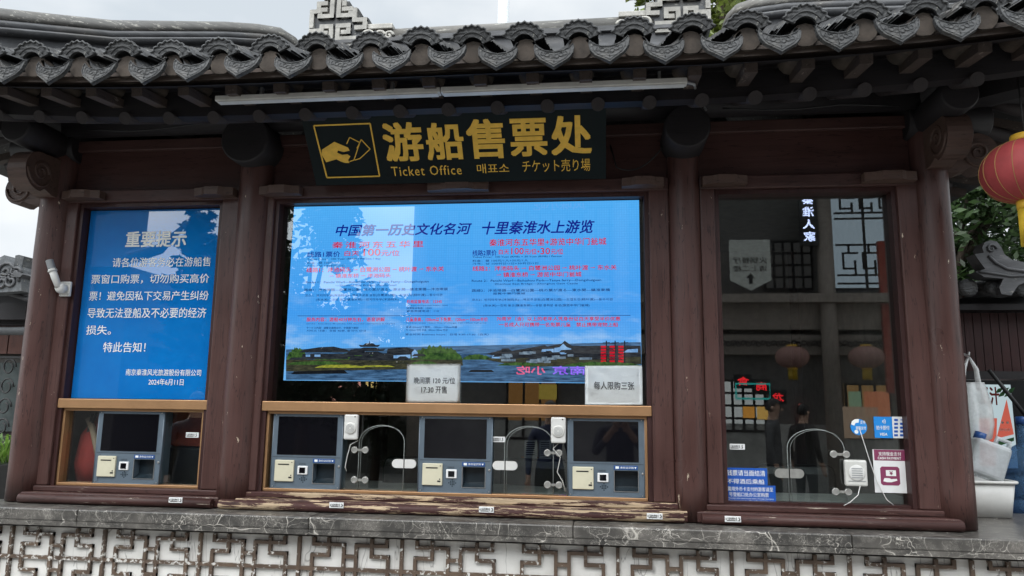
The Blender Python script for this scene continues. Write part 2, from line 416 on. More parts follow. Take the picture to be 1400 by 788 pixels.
for k in range(-2, 12):
    X0 = -2.873 + k * PT
    if X0 > 3.1: break
    if k % 6 != 5 or k < 0: fb(0, 1, 0, -5.2, X0)
    for u0, v0, u1, v1 in half:
        for s in (1, -1):
            for uu in (0, 1):
                a, b = (u0, u1) if not uu else (1 - u0, 1 - u1)
                if X0 + min(a, b) * PT < -3.45 or X0 + max(a, b) * PT > 3.15: continue
                fb(a, max(v0, 0) * s, b, max(v1, 0) * s, X0)
                fb(a, -3.2 + v0 * s, b, -3.2 + v1 * s, X0)
    fb(.44, .36, .56, .36, X0); fb(.44, -.36, .56, -.36, X0)
fb(-1, 0, 12, 0, -2.873); fb(-1, -3.2, 12, -3.2, -2.873)
f.build('fretwork', 'fret', base)

# sills, rolls, frames --------------------------------------------------------
sill = [(-2.915, -1.885, 'sill2'), (-1.845, .375, 'sill'), (.455, 1.56, 'sill2')]
for a, b, mt in sill:
    m = MB(); m.box(a - .02, b + .02, -.078, .08, 1.088, 1.138, .006)
    m.tube([(a, -.098, 1.110), (b, -.098, 1.110)], .023, 14); m.build('sill', mt, B)
    m = MB(); m.box(a + .01, b - .01, -.042, .075, 1.1385, 1.166, .005); m.build('sill_step', mt, B)
def bay(x0, x1, jl, jr, gx0, gx1, rail=True, mullions=()):
    """x0,x1 the posts' near sides, jl/jr jamb widths, gx the clear opening"""
    for a, b in ((x0, gx0 - .012), (gx1 + .012, x1)):
        m = MB(); m.box(a, b, -.030, .085, 1.167, 2.72, .006); m.build('jamb', 'post_clean', B)
    m = MB(); m.box(x0, x1, -.034, .085, 2.668, 2.735, .006); m.build('lintel', 'beam', B)
    fr = MB()
    for a, b in ((gx0 - .012, gx0 + .010), (gx1 - .010, gx1 + .012)): fr.box(a, b, -.012, .09, 1.167, 2.667)
    fr.box(gx0 + .0105, gx1 - .0105, -.012, .09, 2.645, 2.667)
    wf = fr.build('window_frame', 'inner', B)
    if rail:
        m = MB(); m.box(gx0 - .010, gx1 + .010, -.022, .07, 1.561, 1.609, .003); m.build('rail', 'bronze', wf)
        m = MB(); m.box(gx0 + .012, gx1 - .012, .0, .06, 1.1665, 1.180, .002)
        m.box(gx0 + .0125, gx1 - .0125, .0, .06, 1.547, 1.5605, .002)
        m.box(gx0 + .0115, gx0 + .024, .001, .059, 1.181, 1.546); m.box(gx1 - .024, gx1 - .0115, .001, .059, 1.181, 1.546); m.build('trim', 'bronze', wf)
    return wf
WL = bay(-2.905, -1.893, 0, 0, -2.815, -2.005)
WC = bay(-1.79, .345, 0, 0, -1.69, .235)
WR = bay(.495, 1.510, 0, 0, .578, 1.405, rail=False)
m = MB(); m.box(.59, 1.393, .0, .06, 1.1665, 1.178); m.build('trim', 'inner', WR)
# panes: a ring of glass round each display, ticket panes below
def pane(wf, x0, x1, z0, z1, y=.045, hole=None, name='pane'):
    m = MB()
    if hole:
        a, b, c, d = hole
        for q in ((x0, a, z0, z1), (b, x1, z0, z1), (a, b, z0, c), (a, b, d, z1)):
            if q[1] - q[0] > .004 and q[3] - q[2] > .004: m.box(q[0], q[1], y, y + .006, q[2], q[3])
    else: m.box(x0, x1, y, y + .006, z0, z1)
    return m.build(name, 'pane', wf)
LED = (-1.622, .204, 1.716, 2.640)
pane(WC, -1.68, .226, 1.6095, 2.645, hole=LED)
pane(WR, .588, 1.395, 1.178, 2.645)
# ticket panes between the machines
KX = (-2.606, -1.645, -.887, -.153); KW, KH = .363, .366
gaps = {0: [(-2.79, KX[0]), (KX[0] + KW, -2.03)], 1: [(-1.665, KX[1]), (KX[1] + KW, KX[2]), (KX[2] + KW, KX[3]), (KX[3] + KW, .21)]}
for i, wf in ((0, WL), (1, WC)):
    for a, b in gaps[i]: pane(wf, a + .002, b - .002, 1.181, 1.546, .03, name='ticket_pane')
# arched service openings: raised glass rim plus knobs, hinges, latches
def arch(x0, x1, z0, zt, y, wf, parts):
    m = MB(); cx, r = (x0 + x1) / 2, (x1 - x0) / 2
    pts = [(x0, y, z0)] + [(cx - r * math.cos(a), y, zt - r * .72 + r * .72 * math.sin(a)) for a in [PI * k / 20 for k in range(21)]] + [(x1, y, z0)]
    m.tube(pts, .0016, 8); m.build('arch_edge', 'glassedge', wf)
    m = MB(); m.tube([(p[0] + .012, y - .004, p[2] - .004) for p in pts[:-6]], .0009, 6); m.build('arch_edge', 'glassedge', wf)
    for kind, x, z, w_ in parts:
        m = MB()
        if kind == 'knob':
            for s in (-1, 1): m.lathe([(.017, 0), (.0175, .006), (.0155, .010), (.012, .0105), (.011, .0095)], (x + s * w_ / 2, y, z), 20, 'y')
            m.box(x - w_ / 2, x + w_ / 2, y - .005, y - .002, z - .006, z + .006)
            m.build('hinge', 'knob', wf)
        else:
            for s in (-1, 1):
                poly = [(x + s * .003 + s * t_, z + q) for t_, q in ((0, -.021), (w_ / 2 - .018, -.021))]
                poly += [(x + s * (.003 + w_ / 2 - .018 + .021 * math.sin(PI * k / 8)), z - .021 * math.cos(PI * k / 8)) for k in range(1, 8)]
                poly += [(x + s * (.003 + w_ / 2 - .018), z + .021), (x + s * .003, z + .021)]
                m.wall(poly, y - .014, y - .002)
            m.build('latch', 'whitep' if x < .5 else 'knob', wf)
arch(-1.196, -.965, 1.182, 1.497, .022, WC, [('knob', -1.190, 1.374, .056), ('knob', -1.184, 1.229, .056), ('latch', -.96, 1.313, .11)])
arch(-.462, -.225, 1.182, 1.504, .022, WC, [('knob', -.225, 1.379, .056), ('knob', -.224, 1.229, .056), ('latch', -.458, 1.315, .11)])
arch(.872, 1.128, 1.18, 1.512, .037, WR, [('knob', 1.106, 1.399, .056), ('knob', 1.106, 1.230, .056), ('latch', .874, 1.308, .12)])

# upper panels, beams and brackets ---------------------------------------------
m = MB(); m.box(-2.90, 1.52, .012, .06, 2.736, 3.02); m.build('upper_panel', 'panel', B)
m = MB()
for a, b in ((-2.885, -1.905), (-1.735, .342), (.497, 1.502)): m.box(a, b, -.020, .0115, 2.962, 3.025, .006)
m.build('upper_beam', 'beam', B)
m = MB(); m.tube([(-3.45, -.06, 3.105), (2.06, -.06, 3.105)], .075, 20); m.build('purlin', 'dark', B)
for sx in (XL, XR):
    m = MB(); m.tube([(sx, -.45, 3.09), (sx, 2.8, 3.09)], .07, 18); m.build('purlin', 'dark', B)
for x, y0, r, z in ((X2, -.17, .132, 2.955), (X3, -.24, .108, 2.920)):
    m = MB(); m.lathe([(r * .93, -y0 + .0), (r, -y0 - .008), (r, -.3), (r * .97, -.32)], (x, 0, z), 30, 'y'); m.build('beam_head', 'dark', B)
def bracket(x0, x1, flip=0):
    w_ = x1 - x0; z0, z1 = 2.672, 2.722
    poly = [(x0, z1), (x1, z1), (x1, z0 + .018), (x1 - .12 * w_, z0 + .006), (x0 + .7 * w_, z0 + .010), (x0 + .62 * w_, z0), (x0 + .38 * w_, z0), (x0 + .3 * w_, z0 + .010), (x0 + .12 * w_, z0 + .006), (x0, z0 + .018)]
    pl = [(x0, -.036), (x0, -.085), (x0 + .22 * w_, -.096), (x0 + .32 * w_, -.112), (x0 + .68 * w_, -.112), (x0 + .78 * w_, -.096), (x1, -.085), (x1, -.036)]
    m = MB(); m.prism(pl, (0, 0, z0 + .004), (1, 0, 0), (0, 1, 0), (0, 0, z1 - z0 - .008)); m.build('bracket', 'carve', B)
for a, b in ((-2.885, -2.665), (-2.125, -1.91), (-1.765, -1.545), (-.865, -.552), (.115, .318), (.505, .715), (1.255, 1.49)): bracket(a, b)

# scroll-carved beam ends on the outer posts
def scroll(o, ax, depth, L, H, name='scroll_bracket'):
    """cloud-scroll block: outline in the ax/Z plane, thick along depth"""
    o, ax, depth = Vector(o), Vector(ax), Vector(depth)
    R = H * .5
    poly = [(0, H * .52), (L - R * 1.25, H * .5)] + [(L - R + R * math.cos(a), R * math.sin(a)) for a in [PI * .62 - k * PI * 1.14 / 14 for k in range(15)]]
    poly += [(L - R * 1.35, -H * .40), (L - R * 1.9, -H * .50), (0, -H * .50)]
    m = MB(); m.prism(poly, o - depth / 2, ax, Z, depth); p = m.build(name, 'carve', B)
    for s in (-.5, .5):
        q = MB()
        for k0, rr in ((0, .86), (PI, .52)):
            pts = []
            for i in range(34):
                a = -i * .30 + k0; r_ = R * rr * (1 - i / 40)
                pts.append(o + ax * (L - R + r_ * math.cos(a)) + Z * (r_ * math.sin(a)) + depth * s * 1.02)
            q.tube(pts, [.0085 * (1 - .5 * i / 33) for i in range(34)], 6)
        q.build('scroll_relief', 'carve', p)
scroll((XR + .01, -.06, 2.835), (0, -1, 0), (.105, 0, 0), .25, .21)
scroll((XR + .06, 0.0, 2.815), (1, 0, 0), (0, .11, 0), .235, .185)
scroll((XL - .005, -.06, 2.79), (0, -1, 0), (.105, 0, 0), .25, .21)
scroll((XL - .05, 0.0, 2.745), (-1, 0, 0), (0, .11, 0), .235, .175)

# room inside: dark walls, floor and ceiling
m = MB(); m.box(-2.95, 1.56, 2.38, 2.44, 0, 3.0); m.box(-3.0, -2.95, .1, 2.4, 0, 3.0); m.box(1.56, 1.61, .1, 2.4, 0, 3.0)
m.build('wall', plain('brown_inner_wall', (.26, .22, .20), .7), B)
m = MB(); m.box(-2.95, 1.56, .1, 2.38, 2.86, 2.90); m.build('ceiling', plain('grey_ceiling', (.18, .18, .18), .8), B)
m = MB(); m.box(-2.94, 1.55, .065, .62, 1.09, 1.165); m.build('inside_counter', plain('pale_counter_top', (.40, .40, .39), .4), B)

# ------------------------------------------------------------------ roof
XC = -.69; PIT = .222; EY = -.80
HALF = 3.02                                             # eave corner from the centre
def rise(x): return .03 * max(0, abs(x - XC) - .9) ** 2 + .03 * max(0, abs(x - XC) - 2.1) ** 2
def hipy(x):                                            # how far up the slope the front plane reaches at x
    d = abs(x - XC)
    return 1.2 if d < 1.22 else 1.2 - 2.0 * (d - 1.22) / (HALF - 1.22)
def surf(x, y):                                         # front slope
    s = (y - EY) / 2.0
    return 3.035 + rise(x) * (1 - .55 * s) + .80 * s + .10 * s * s
R_ = None
deck = MB(); vs_, fs_ = [], []
cols = [XC - HALF + i * (2 * HALF) / 40 for i in range(41)]
for x in cols:
    yt = max(EY + .001, hipy(x))
    for j in range(9):
        y = EY + (yt - EY) * j / 8; vs_.append((x, y, surf(x, y)))
for i in range(40):
    for j in range(8):
        a = i * 9 + j; fs_.append((a, a + 9, a + 10, a + 1))
vs_ = [(x, y, z - .034) for x, y, z in vs_]
deck.faces(vs_, fs_); base_n = len(fs_)
deck.faces([(x, y, z - .05) for x, y, z in vs_], fs_)
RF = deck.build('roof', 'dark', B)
# other three slopes (plain tiled sheets)
cornL, cornR = (XC - HALF, EY, surf(XC - HALF, EY)), (XC + HALF, EY, surf(XC + HALF, EY))
apL, apR = (XC - 1.22, 1.2, 3.95), (XC + 1.22, 1.2, 3.95)
bkL, bkR = (XC - HALF, 3.2, cornL[2]), (XC + HALF, 3.2, cornR[2])
m = MB()
def sheet(vs, th=.06): 
    m.faces(vs, [tuple(range(len(vs)))]); m.faces([(x, y, z - th) for x, y, z in vs], [tuple(range(len(vs)))])
def side(c0, c1, ap, sgn):
    n = 14; eav = []
    for i in range(n + 1):
        t = i / n; y = c0[1] + (c1[1] - c0[1]) * t; e = 2 * abs(t - .5)
        eav.append((c0[0], y, 3.035 + (c0[2] - 3.035) * e ** 3))
    mid = [(c0[0] + (ap[0] - c0[0]) * .5, ap[1] + (p[1] - ap[1]) * .5, (p[2] * .5 + ap[2] * .5) - .05) for p in eav]
    for a in range(n):
        for q in ((eav[a], eav[a + 1], mid[a + 1], mid[a]), (mid[a], mid[a + 1], ap)): sheet(list(q))
side(cornL, bkL, apL, -1); side(cornR, bkR, apR, 1)
n = 20
for i in range(n):
    xa, xb = XC - HALF + 2 * HALF * i / n, XC - HALF + 2 * HALF * (i + 1) / n
    ta, tb = XC - 1.22 + 2.44 * i / n, XC - 1.22 + 2.44 * (i + 1) / n
    za, zb = surf(xa, EY), surf(xb, EY); h = lambda e, t_, k: ((e + t_) / 2, 2.2, (k + 3.95) / 2 - .05)
    sheet([(xa, 3.2, za), (xb, 3.2, zb), h(xb, tb, zb), h(xa, ta, za)]); sheet([h(xa, ta, za), h(xb, tb, zb), (tb, 1.2, 3.95), (ta, 1.2, 3.95)])
m.build('rear_slopes', 'tile', RF)

rows = [XC - HALF + .05 + (i + .5) * PIT for i in range(int(2 * HALF / PIT))]
# shift the rows so a drip tile sits where the photograph has one
off = (.4835 - rows[0]) % PIT
drips = [rows[0] + off - PIT + i * PIT for i in range(len(rows) + 1)]
drips = [x for x in drips if XC - HALF + .06 < x < XC + HALF - .06]
tf = MB()
def arch_tile(x, y0, y1, z0, z1, r, up, seg=7, th=.012, tilt=0):
    """one curved tile: arc section swept from y0 to y1, convex (up=1) or concave (up=-1)"""
    a0 = 1.15; vs = []
    for y, z in ((y0, z0), (y1, z1)):
        for rr in (r, r - th):
            for k in range(seg + 1):
                a = -a0 + 2 * a0 * k / seg
                vs.append((x + rr * math.sin(a) + tilt * (y - y0), y, z + up * (rr * math.cos(a) - r * math.cos(a0))))
    n_ = seg + 1; fs = []
    for k in range(seg):
        fs += [(k, k + 1, 2 * n_ + k + 1, 2 * n_ + k), (n_ + k, 3 * n_ + k, 3 * n_ + k + 1, n_ + k + 1), (k, n_ + k, n_ + k + 1, k + 1)]
    tf.faces(vs, fs, False)
for x in drips:                                          # pan rows (concave), tiles lapped close together
    y = EY + .012
    while y < hipy(x) - .05:
        j = random.uniform(-.006, .006)
        z = surf(x, max(EY, y)) + .020
        arch_tile(x + j, y, y + .13, z + .026, surf(x, y + .13) + .020, .092, -1, 6)
        y += .052 if y < -.45 else .11
covers = [x + PIT / 2 for x in drips[:-1]]
for x in covers:
    y = EY + .005
    while y < hipy(x) - .05:
        j = random.uniform(-.006, .006)
        z = surf(x, max(EY, y)) + .040
        arch_tile(x + j, y, y + .15, z + .028, surf(x, y + .15) + .040, .078, 1, 7)
        y += .055 if y < -.45 else .12
tf.build('tile_courses', 'tile', RF)
def drip_mesh():
    m = MB(); top = [(-.079, .036), (-.062, .014), (-.035, .001), (0, -.005), (.035, .001), (.062, .014), (.079, .036)]
    right = [(.083, .020), (.078, -.012), (.060, -.040), (.034, -.058), (.012, -.074), (0, -.084)]
    poly = top + right + [(-u, v) for u, v in right[:-1]][::-1]
    m.prism(poly, (0, -.006, 0), (1, 0, 0), (0, 0, 1), (0, .014, 0))
    rim = [Vector((u * .97, -.008, v * .97)) for u, v in poly]; m.tube(rim + [rim[0]], .0020, 5)
    inner = [Vector((u * .80, -.008, v * .78 - .004)) for u, v in poly]; m.tube(inner + [inner[0]], .0012, 5)
    for k in range(3):                                     # moulded leaf scroll
        for s in (-1, 1):
            pts = [Vector((s * (.012 + .016 * k + .010 * math.cos(a)), -.008, -.012 - .014 * (1 - k * .5) + .010 * math.sin(a))) for a in [i * .7 + k for i in range(9)]]
            m.tube(pts, .0012, 5)
    pts = [Vector((0, -.008, -.01 - i * .012)) for i in range(5)]; m.tube(pts, .0014, 5)
    return m
def crest_mesh():
    m = MB(); out_, inn = [], []
    n_ = 26
    for i in range(n_ + 1):
        a = -1.12 + 2.24 * i / n_
        ro = .098 + .0045 * math.cos(i * 2 * PI / 3.25)
        out_.append((ro * math.sin(a), ro * math.cos(a) - .043)); inn.append((.046 * math.sin(a * 1.05), .046 * math.cos(a * 1.05) - .036))
    m.prism(out_ + inn[::-1], (0, -.008, 0), (1, 0, 0), (0, 0, 1), (0, .016, 0))
    m.tube([Vector((u * .985, -.009, v - .001)) for u, v in out_], .005, 6)
    m.tube([Vector((.066 * math.sin(a), -.009, .066 * math.cos(a) - .038)) for a in [-1.0 + 2.0 * k / 12 for k in range(13)]], .0028, 5)
    return m
pd = drip_mesh().build('drip_tile', 'tilerelief'); pc = crest_mesh().build('crest_tile', 'tilerelief')
def place(proto, first, name, loc, rx, rz, ry=0, par=RF):
    o = proto if first else proto.copy()
    if not first: COL.objects.link(o)
    o.parent = par; o.location = Vector(loc) - root_loc(par); o.rotation_euler = (rx, ry, rz); return o
for o_ in (pd, pc):                                       # keep prototype meshes about their own origin
    o_.data.transform(Matrix.Translation(o_.location)); o_.location = (0, 0, 0)
for i, x in enumerate(drips):
    place(pd, i == 0, 'drip_tile', (x + random.uniform(-.008, .008), EY - .018 + random.uniform(-.012, .012), surf(x, EY) - .004 + random.uniform(-.005, .005)), math.radians(-14 + random.uniform(-5, 5)), random.uniform(-.08, .08), random.uniform(-.06, .06))
for i, x in enumerate(covers):
    place(pc, i == 0, 'crest_tile', (x + random.uniform(-.006, .006), EY - .004 + random.uniform(-.01, .01), surf(x, EY) + .068 + random.uniform(-.004, .004)), math.radians(12 + random.uniform(-5, 5)), random.uniform(-.06, .06), random.uniform(-.04, .04))
# mortar bed under the covers, eave board, rafters
m = MB()
for x in covers:
    m.lathe([(.05, -EY - .012), (.056, -EY - .03), (.056, -EY - .25), (.05, -EY - .26)], (x, 0, surf(x, EY) + .018), 12, 'y')
m.build('mortar_bed', plain('brown_mortar', (.055, .043, .034), .85, 0, .5, 12, .35), RF)
m = MB()
for a, b in zip(cols, cols[1:]):
    za, zb = surf(a, EY) - .006, surf(b, EY) - .006
    m.faces([(x, y, z + dz) for x, z in ((a, za), (b, zb)) for y, dz in ((EY + .02, -.045), (EY + .02, 0), (EY + .075, .01), (EY + .075, -.045))],
            [(0, 1, 5, 4), (1, 2, 6, 5), (2, 3, 7, 6), (3, 0, 4, 7)])
m.build('eave_board', 'board', RF)
m = MB()
for a, b in zip(cols, cols[1:]):
    za, zb = surf(a, EY) - .055, surf(b, EY) - .055
    m.faces([(x, y, z + dz) for x, z in ((a, za), (b, zb)) for y, dz in ((-.535, -.058), (-.535, .06), (-.47, .06), (-.47, -.058))],
            [(0, 1, 5, 4), (1, 2, 6, 5), (2, 3, 7, 6), (3, 0, 4, 7)])
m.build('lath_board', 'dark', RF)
for i in range(27):
    x = XC - HALF + .10 + i * .2225
    if x > XC + HALF - .08: break
    z = surf(x, EY) - .052
    m = MB(); m.bar((x, EY + .075, z - .020), (x, -.42, z + .02), .052, .040); m.build('flying_rafter', 'fly', RF)
    fan = max(0, abs(x - XC) - 2.28) * (1 if x > XC else -1)         # rafters splay towards the corners
    m = MB(); xr = x + .05 - fan * .12
    yr = min(.9, hipy(x) - .25); k_ = (yr + .5) / 1.4
    if yr < -.3: continue
    z -= .075; m.tube([(xr, -.55, z - .0), (xr - fan * .9 * k_, yr, z + .60 * k_)], .030, 14); m.build('rafter', 'darkend', RF)
for sx, c in ((-1, XL), (1, XR)):                                     # side eaves: rafters and corner beam
    ex = XC + sx * HALF
    for i in range(13):
        y = -.30 + i * .24
        li = min(1.3, .30 + max(0, (y + .3)) * .85)
        zz = 3.035 + (cornL[2] - 3.035) * (2 * abs((y + .8) / 4 - .5)) ** 3 - .085
        m = MB(); m.bar((ex - sx * .05, y, zz + .005), (ex - sx * min(.5, li), y, zz + .005 + .22 * (min(.5, li) - .05)), .05, .042); m.build('flying_rafter', 'fly', RF)
        m = MB(); m.tube([(ex - sx * .24, y, zz - .02), (ex - sx * (li + .02), y, zz - .02 + .39 * (li - .22))], .030, 12); m.build('rafter', 'darkend', RF)
    m = MB(); m.bar((c + sx * .62, -.68, 3.03), (c - sx * .5, .5, 3.12), .12, .13); m.build('corner_beam', 'dark', RF)
    m = MB(); m.lathe([(.075, .36), (.082, .35), (.082, -.1), (.07, -.11)], (c, 0, 2.985), 22, 'y'); m.build('beam_head', 'dark', B)
    m = MB(); m.lathe([(.075, -.1), (.082, -.09), (.082, .27), (.07, .28)] if sx > 0 else [(.07, -.28), (.082, -.27), (.082, .09), (.075, .1)], (c, 0, 2.985), 22, 'x'); m.build('beam_head', 'dark', B)

# hip ridges: moulded section swept along the hip, rounded upper end
def sweep(m, path, prof, side_dir):
    rings = []
    for p, s in path:
        p = Vector(p); rings.append([m.bm.verts.new(p + Vector(side_dir) * (u * s[0]) + Z * (v * s[1])) for u, v in prof])
    n_ = len(prof)
    for a, b in zip(rings, rings[1:]):
        for k in range(n_): m.bm.faces.new((a[k], a[(k + 1) % n_], b[(k + 1) % n_], b[k])).smooth = True
    m.bm.faces.new(rings[0]); m.bm.faces.new(rings[-1][::-1])
def halfround(w0, z0, z1, n_=8): return [(w0 * math.cos(PI * k / n_), z0 + (z1 - z0) * math.sin(PI * k / n_)) for k in range(n_ + 1)]
tops = [(-.62, 4.0), (-.25, None)]
hipL = [at(-140, 4, -.50), at(0, 13, -.22), at(75, 21, 0), at(152, 29, .20), at(230, 30, .42), at(305, 31, .66), at(350, 34, .82), at(381, 39, .93), at(402, 52, 1.0), at(416, 70, 1.05)]
hipR = [at(1560, -60, -.50), at(1400, -30, -.22), at(1320, -24, .0), at(1240, -18, .22), at(1150, -14, .46), at(1085, -10, .66), at(1040, -3, .80), at(1013, 6, .92), at(1000, 18, 1.0), at(989, 46, 1.05)]
for P_, sx in ((hipL, -1), (hipR, 1)):
    d = (P_[0] - P_[-3]); d.z = 0; d.normalize(); sd_ = V3(-d.y, d.x, 0)
    low = [surf(p.x, min(p.y, hipy(p.x))) for p in P_]
    hh = [max(.12, p.z - l) for p, l in zip(P_, low)]
    first = None
    for nm, prof, mt in (('hip_ridge', [(.075, -.42), (.075, -.135), (-.075, -.135), (-.075, -.42)], 'ridge'),
                     ('moulding', [(.10, -.185), (.125, -.165), (.10, -.145), (-.10, -.145), (-.125, -.165), (-.10, -.185)], 'ridge'),
                     ('moulding', [(.085, -.142), (.098, -.120), (.085, -.098), (-.085, -.098), (-.098, -.120), (-.085, -.142)], 'ridge'),
                     ('cap', halfround(.088, -.095, 0), 'ridgecap')):
        m = MB(); path = []
        for i, p in enumerate(P_):
            s = 1 if i < 7 else (.96, .86, .72)[i - 7]
            path.append((p, (s, 1)))
        sweep(m, path, prof, sd_)
        o = m.build(nm, mt, RF if first is None else first)
        first = first or o
    m = MB()                                                    # fill between the hip and the tiles
    vs = [];
    for p, l in zip(P_, low): vs += [p + sd_ * .07 + Z * -.40, p - sd_ * .07 + Z * -.40, V3(p.x, p.y, l - .05) + sd_ * .07, V3(p.x, p.y, l - .05) - sd_ * .07]
    fs = []
    for i in range(len(P_) - 1):
        a = i * 4; fs += [(a, a + 2, a + 6, a + 4), (a + 1, a + 5, a + 7, a + 3)]
    m.faces(vs, fs); m.build('hip_base', 'ridge', first)
# main ridge
m = MB(); rx0, rx1 = XC - 1.25, XC + 1.30
m.box(rx0, rx1, 1.13, 1.27, 3.85, 4.145)
ri = m.build('ridge', 'ridge', RF)
m = MB(); m.box(rx0, rx1, 1.10, 1.30, 4.147, 4.172); m.box(rx0, rx1, 1.115, 1.285, 4.174, 4.192); m.build('moulding', 'ridge', ri)
m = MB(); m.tube([(rx0 - .02, 1.2, 4.215), (rx1 + .02, 1.2, 4.225)], .066, 14); m.build('cap', 'ridgecap', ri)
def ornament(xo, mir):
    """pierced key-fret block on the ridge end"""
    s = -1 if mir else 1
    W = .36; H = .40; z0 = 4.125; y0 = 1.13
    sil = [(0, .02), (.02, 0), (.34, 0), (.38, .05), (.38, .10), (.44, .14), (.44, .22), (.36, .22), (.36, .30), (.29, .30), (.29, .36), (.23, .36), (.23, .41), (.10, .41), (.10, .37), (.05, .37), (.05, .30), (0, .30)]
    m = MB(); m.prism(sil, (xo, y0, z0), (s, 0, 0), (0, 0, 1), (0, .13, 0)); o = m.build('ridge_ornament', 'orndark', RF)
    q = MB(); t_ = .032
    def pl(pts):
        for (a, b), (c, d) in zip(pts, pts[1:]):
            x0_, x1_ = sorted((a, c)); z0_, z1_ = sorted((b, d))
            e = random.uniform(0, .002)
            xa, xb = xo + s * (x0_ - t_ / 2), xo + s * (x1_ + t_ / 2)
            q.box(min(xa, xb), max(xa, xb), y0 - .022 - e, y0 + .0, z0 + z0_ - t_ / 2, z0 + z1_ + t_ / 2)
    pl([(.02, .03), (.02, .13), (.07, .13)]); pl([(.02, .17), (.02, .28), (.07, .28), (.07, .34), (.12, .34)])
    pl([(.08, .06), (.17, .06), (.17, .16), (.10, .16), (.10, .11), (.13, .11)])
    pl([(.12, .39), (.17, .39), (.17, .24), (.08, .24), (.08, .29), (.12, .29)])
    pl([(.22, .39), (.22, .24), (.31, .24), (.31, .29), (.26, .29)]); pl([(.26, .34), (.26, .33), (.35, .28)][:2])
    pl([(.22, .16), (.22, .06), (.36, .06)]); pl([(.22, .16), (.30, .16), (.30, .11), (.26, .11)])
    pl([(.34, .28), (.34, .20), (.42, .20), (.42, .14), (.36, .14)]); pl([(.06, .01), (.36, .01)])
    q.build('fret_relief', 'orn', o)
    q = MB()
    xa, xb = sorted((xo + s * .40, xo + s * .62)); q.box(xa, xb, y0 - .01, y0 + .15, z0 + .13, z0 + .17, .006)
    for c, rr in ((.44, .055), (.53, .045), (.60, .035)):
        pts = [V3(xo + s * (c + rr * (1 - i / 22) * math.cos(i * .42)), y0 - .02, z0 + .065 + rr * (1 - i / 22) * math.sin(i * .42)) for i in range(20)]
        q.tube(pts, .011, 6)
    q.build('cloud_scroll', 'orn', o)
ornament(-2.075, False); ornament(.765, True)

# ================================================================== THINGS ON THE FRONT
# hanging shop sign, leaning out at the top
SB, ST = V3(0, -.11, 2.708), V3(0, -.36, 2.995)
sx0, sx1 = -1.443, .037
up = (ST - SB).normalized(); nrm = X.cross(up).normalized()            # faces the street
if nrm.y > 0: nrm = -nrm
SH = (ST - SB).length
t = thing('shop_sign', ((sx0 + sx1) / 2, -.1, 2.7), 'dark green lacquered sign board with gold characters leaning out under the eave', 'sign')
m = MB(); m.prism([(0, 0), (sx1 - sx0, 0), (sx1 - sx0, SH), (0, SH)], V3(sx0, SB.y, SB.z), X, up, -nrm * .03); m.build('board', 'signboard', t)
def sp(px, py):
    """point on the sign's face"""
    d = ROT.transposed() @ Vector((px - 700, -(py - 394), -1000)); o = V3(sx0, SB.y, SB.z) + nrm * .0025
    return CAM + d * ((o - CAM).dot(nrm) / d.dot(nrm))
def sput(mb, body, x0, y0, x1, y1, **kw):
    a, b = sp(x0, (y0 + y1) / 2), sp(x1, (y0 + y1) / 2); lo, hi = sp((x0 + x1) / 2, y1), sp((x0 + x1) / 2, y0)
    o = V3(a.x, lo.y, lo.z); put(mb, body, o, X, up, b.x - a.x, (hi - lo).length, **kw)
m = MB()
for ch, x0, x1, y0, y1 in (('游', 524, 578, 168, 221), ('船', 582, 634, 168, 219), ('售', 638, 690, 163, 217), ('票', 697, 748, 162, 214), ('处', 753, 809, 158, 212)):
    sput(m, ch, x0, y0, x1, y1, bold=.026)
sput(m, 'Ticket Office', 535, 227, 631, 240, space=1.15, bold=.004); sput(m, '매표소', 652, 224, 696, 237); sput(m, 'チケット売り場', 714, 218, 807, 235)
m.build('lettering', 'gold', t)
m = MB()
q = [sp(429, 172), sp(506, 169), sp(519, 241), sp(447, 243)]
for a, b in zip(q, q[1:] + q[:1]): m.bar(a, b, .007, .003, up=nrm)
hand = [(440, 205), (457, 194), (476, 202), (478, 206), (470, 208), (462, 206), (461, 209), (468, 212), (475, 211), (479, 214), (476, 219), (478, 223), (472, 223), (466, 221), (460, 218), (446, 222), (440, 212)]
def sign_poly(mb, pts, d=.002): mb.faces([sp(*p) + nrm * d for p in pts], [tuple(range(len(pts)))])
sign_poly(m, hand, .0005)
for tk in (((474, 197), (478, 188), (492, 195), (484, 219), (478, 221)), ((488, 203), (494, 191), (506, 204), (492, 217), (485, 219))):
    for a, b in zip(tk, tk[1:]): m.bar(sp(*a) + nrm * .0006, sp(*b) + nrm * .0006, .0045, .002, up=nrm)
m.build('ticket_emblem', 'gold', t)
m = MB()
for x in (-1.2, -.2): m.tube([(x, -.34, 2.98), (x, -.10, 3.10)], .004, 6)
m.build('hanging_wire', 'cable', t)
# bare light tube along the eave
t = thing('light_tube', (-.7, -.5, 3.0), 'long grey aluminium light strip running under the roof tiles', 'light')
LT0, LT1 = at(297, 138, -.66), at(939, 112, -.66); LZ = (LT0.z + LT1.z) / 2; LM = at(603, 129, -.66).x
for a, b in ((LT0.x, LM - .002), (LM + .002, LT1.x)):
    m = MB(); m.box(a, b, -.682, -.638, LZ - .011, LZ + .013, .003); m.box(a + .01, b - .01, -.679, -.645, LZ - .017, LZ - .0115); m.build('channel', 'alu', t)
m = MB()
for x in (-1.5, -.9, -.3, .25): m.box(x, x + .012, -.67, -.65, LZ + .013, LZ + .05)
m.build('clip', 'steel', t)
m = MB(); m.tube([V3(LT1.x - .005, -.66, LZ), V3(LT1.x + .03, -.65, LZ - .005), at(950, 118, -.56), at(952, 130, -.45), at(957, 136, -.32), V3(.52, -.15, 3.03)], .006, 8)
tag(m.build('cable', 'greyp'), 'grey flex dropping from the end of the light strip', 'cable')
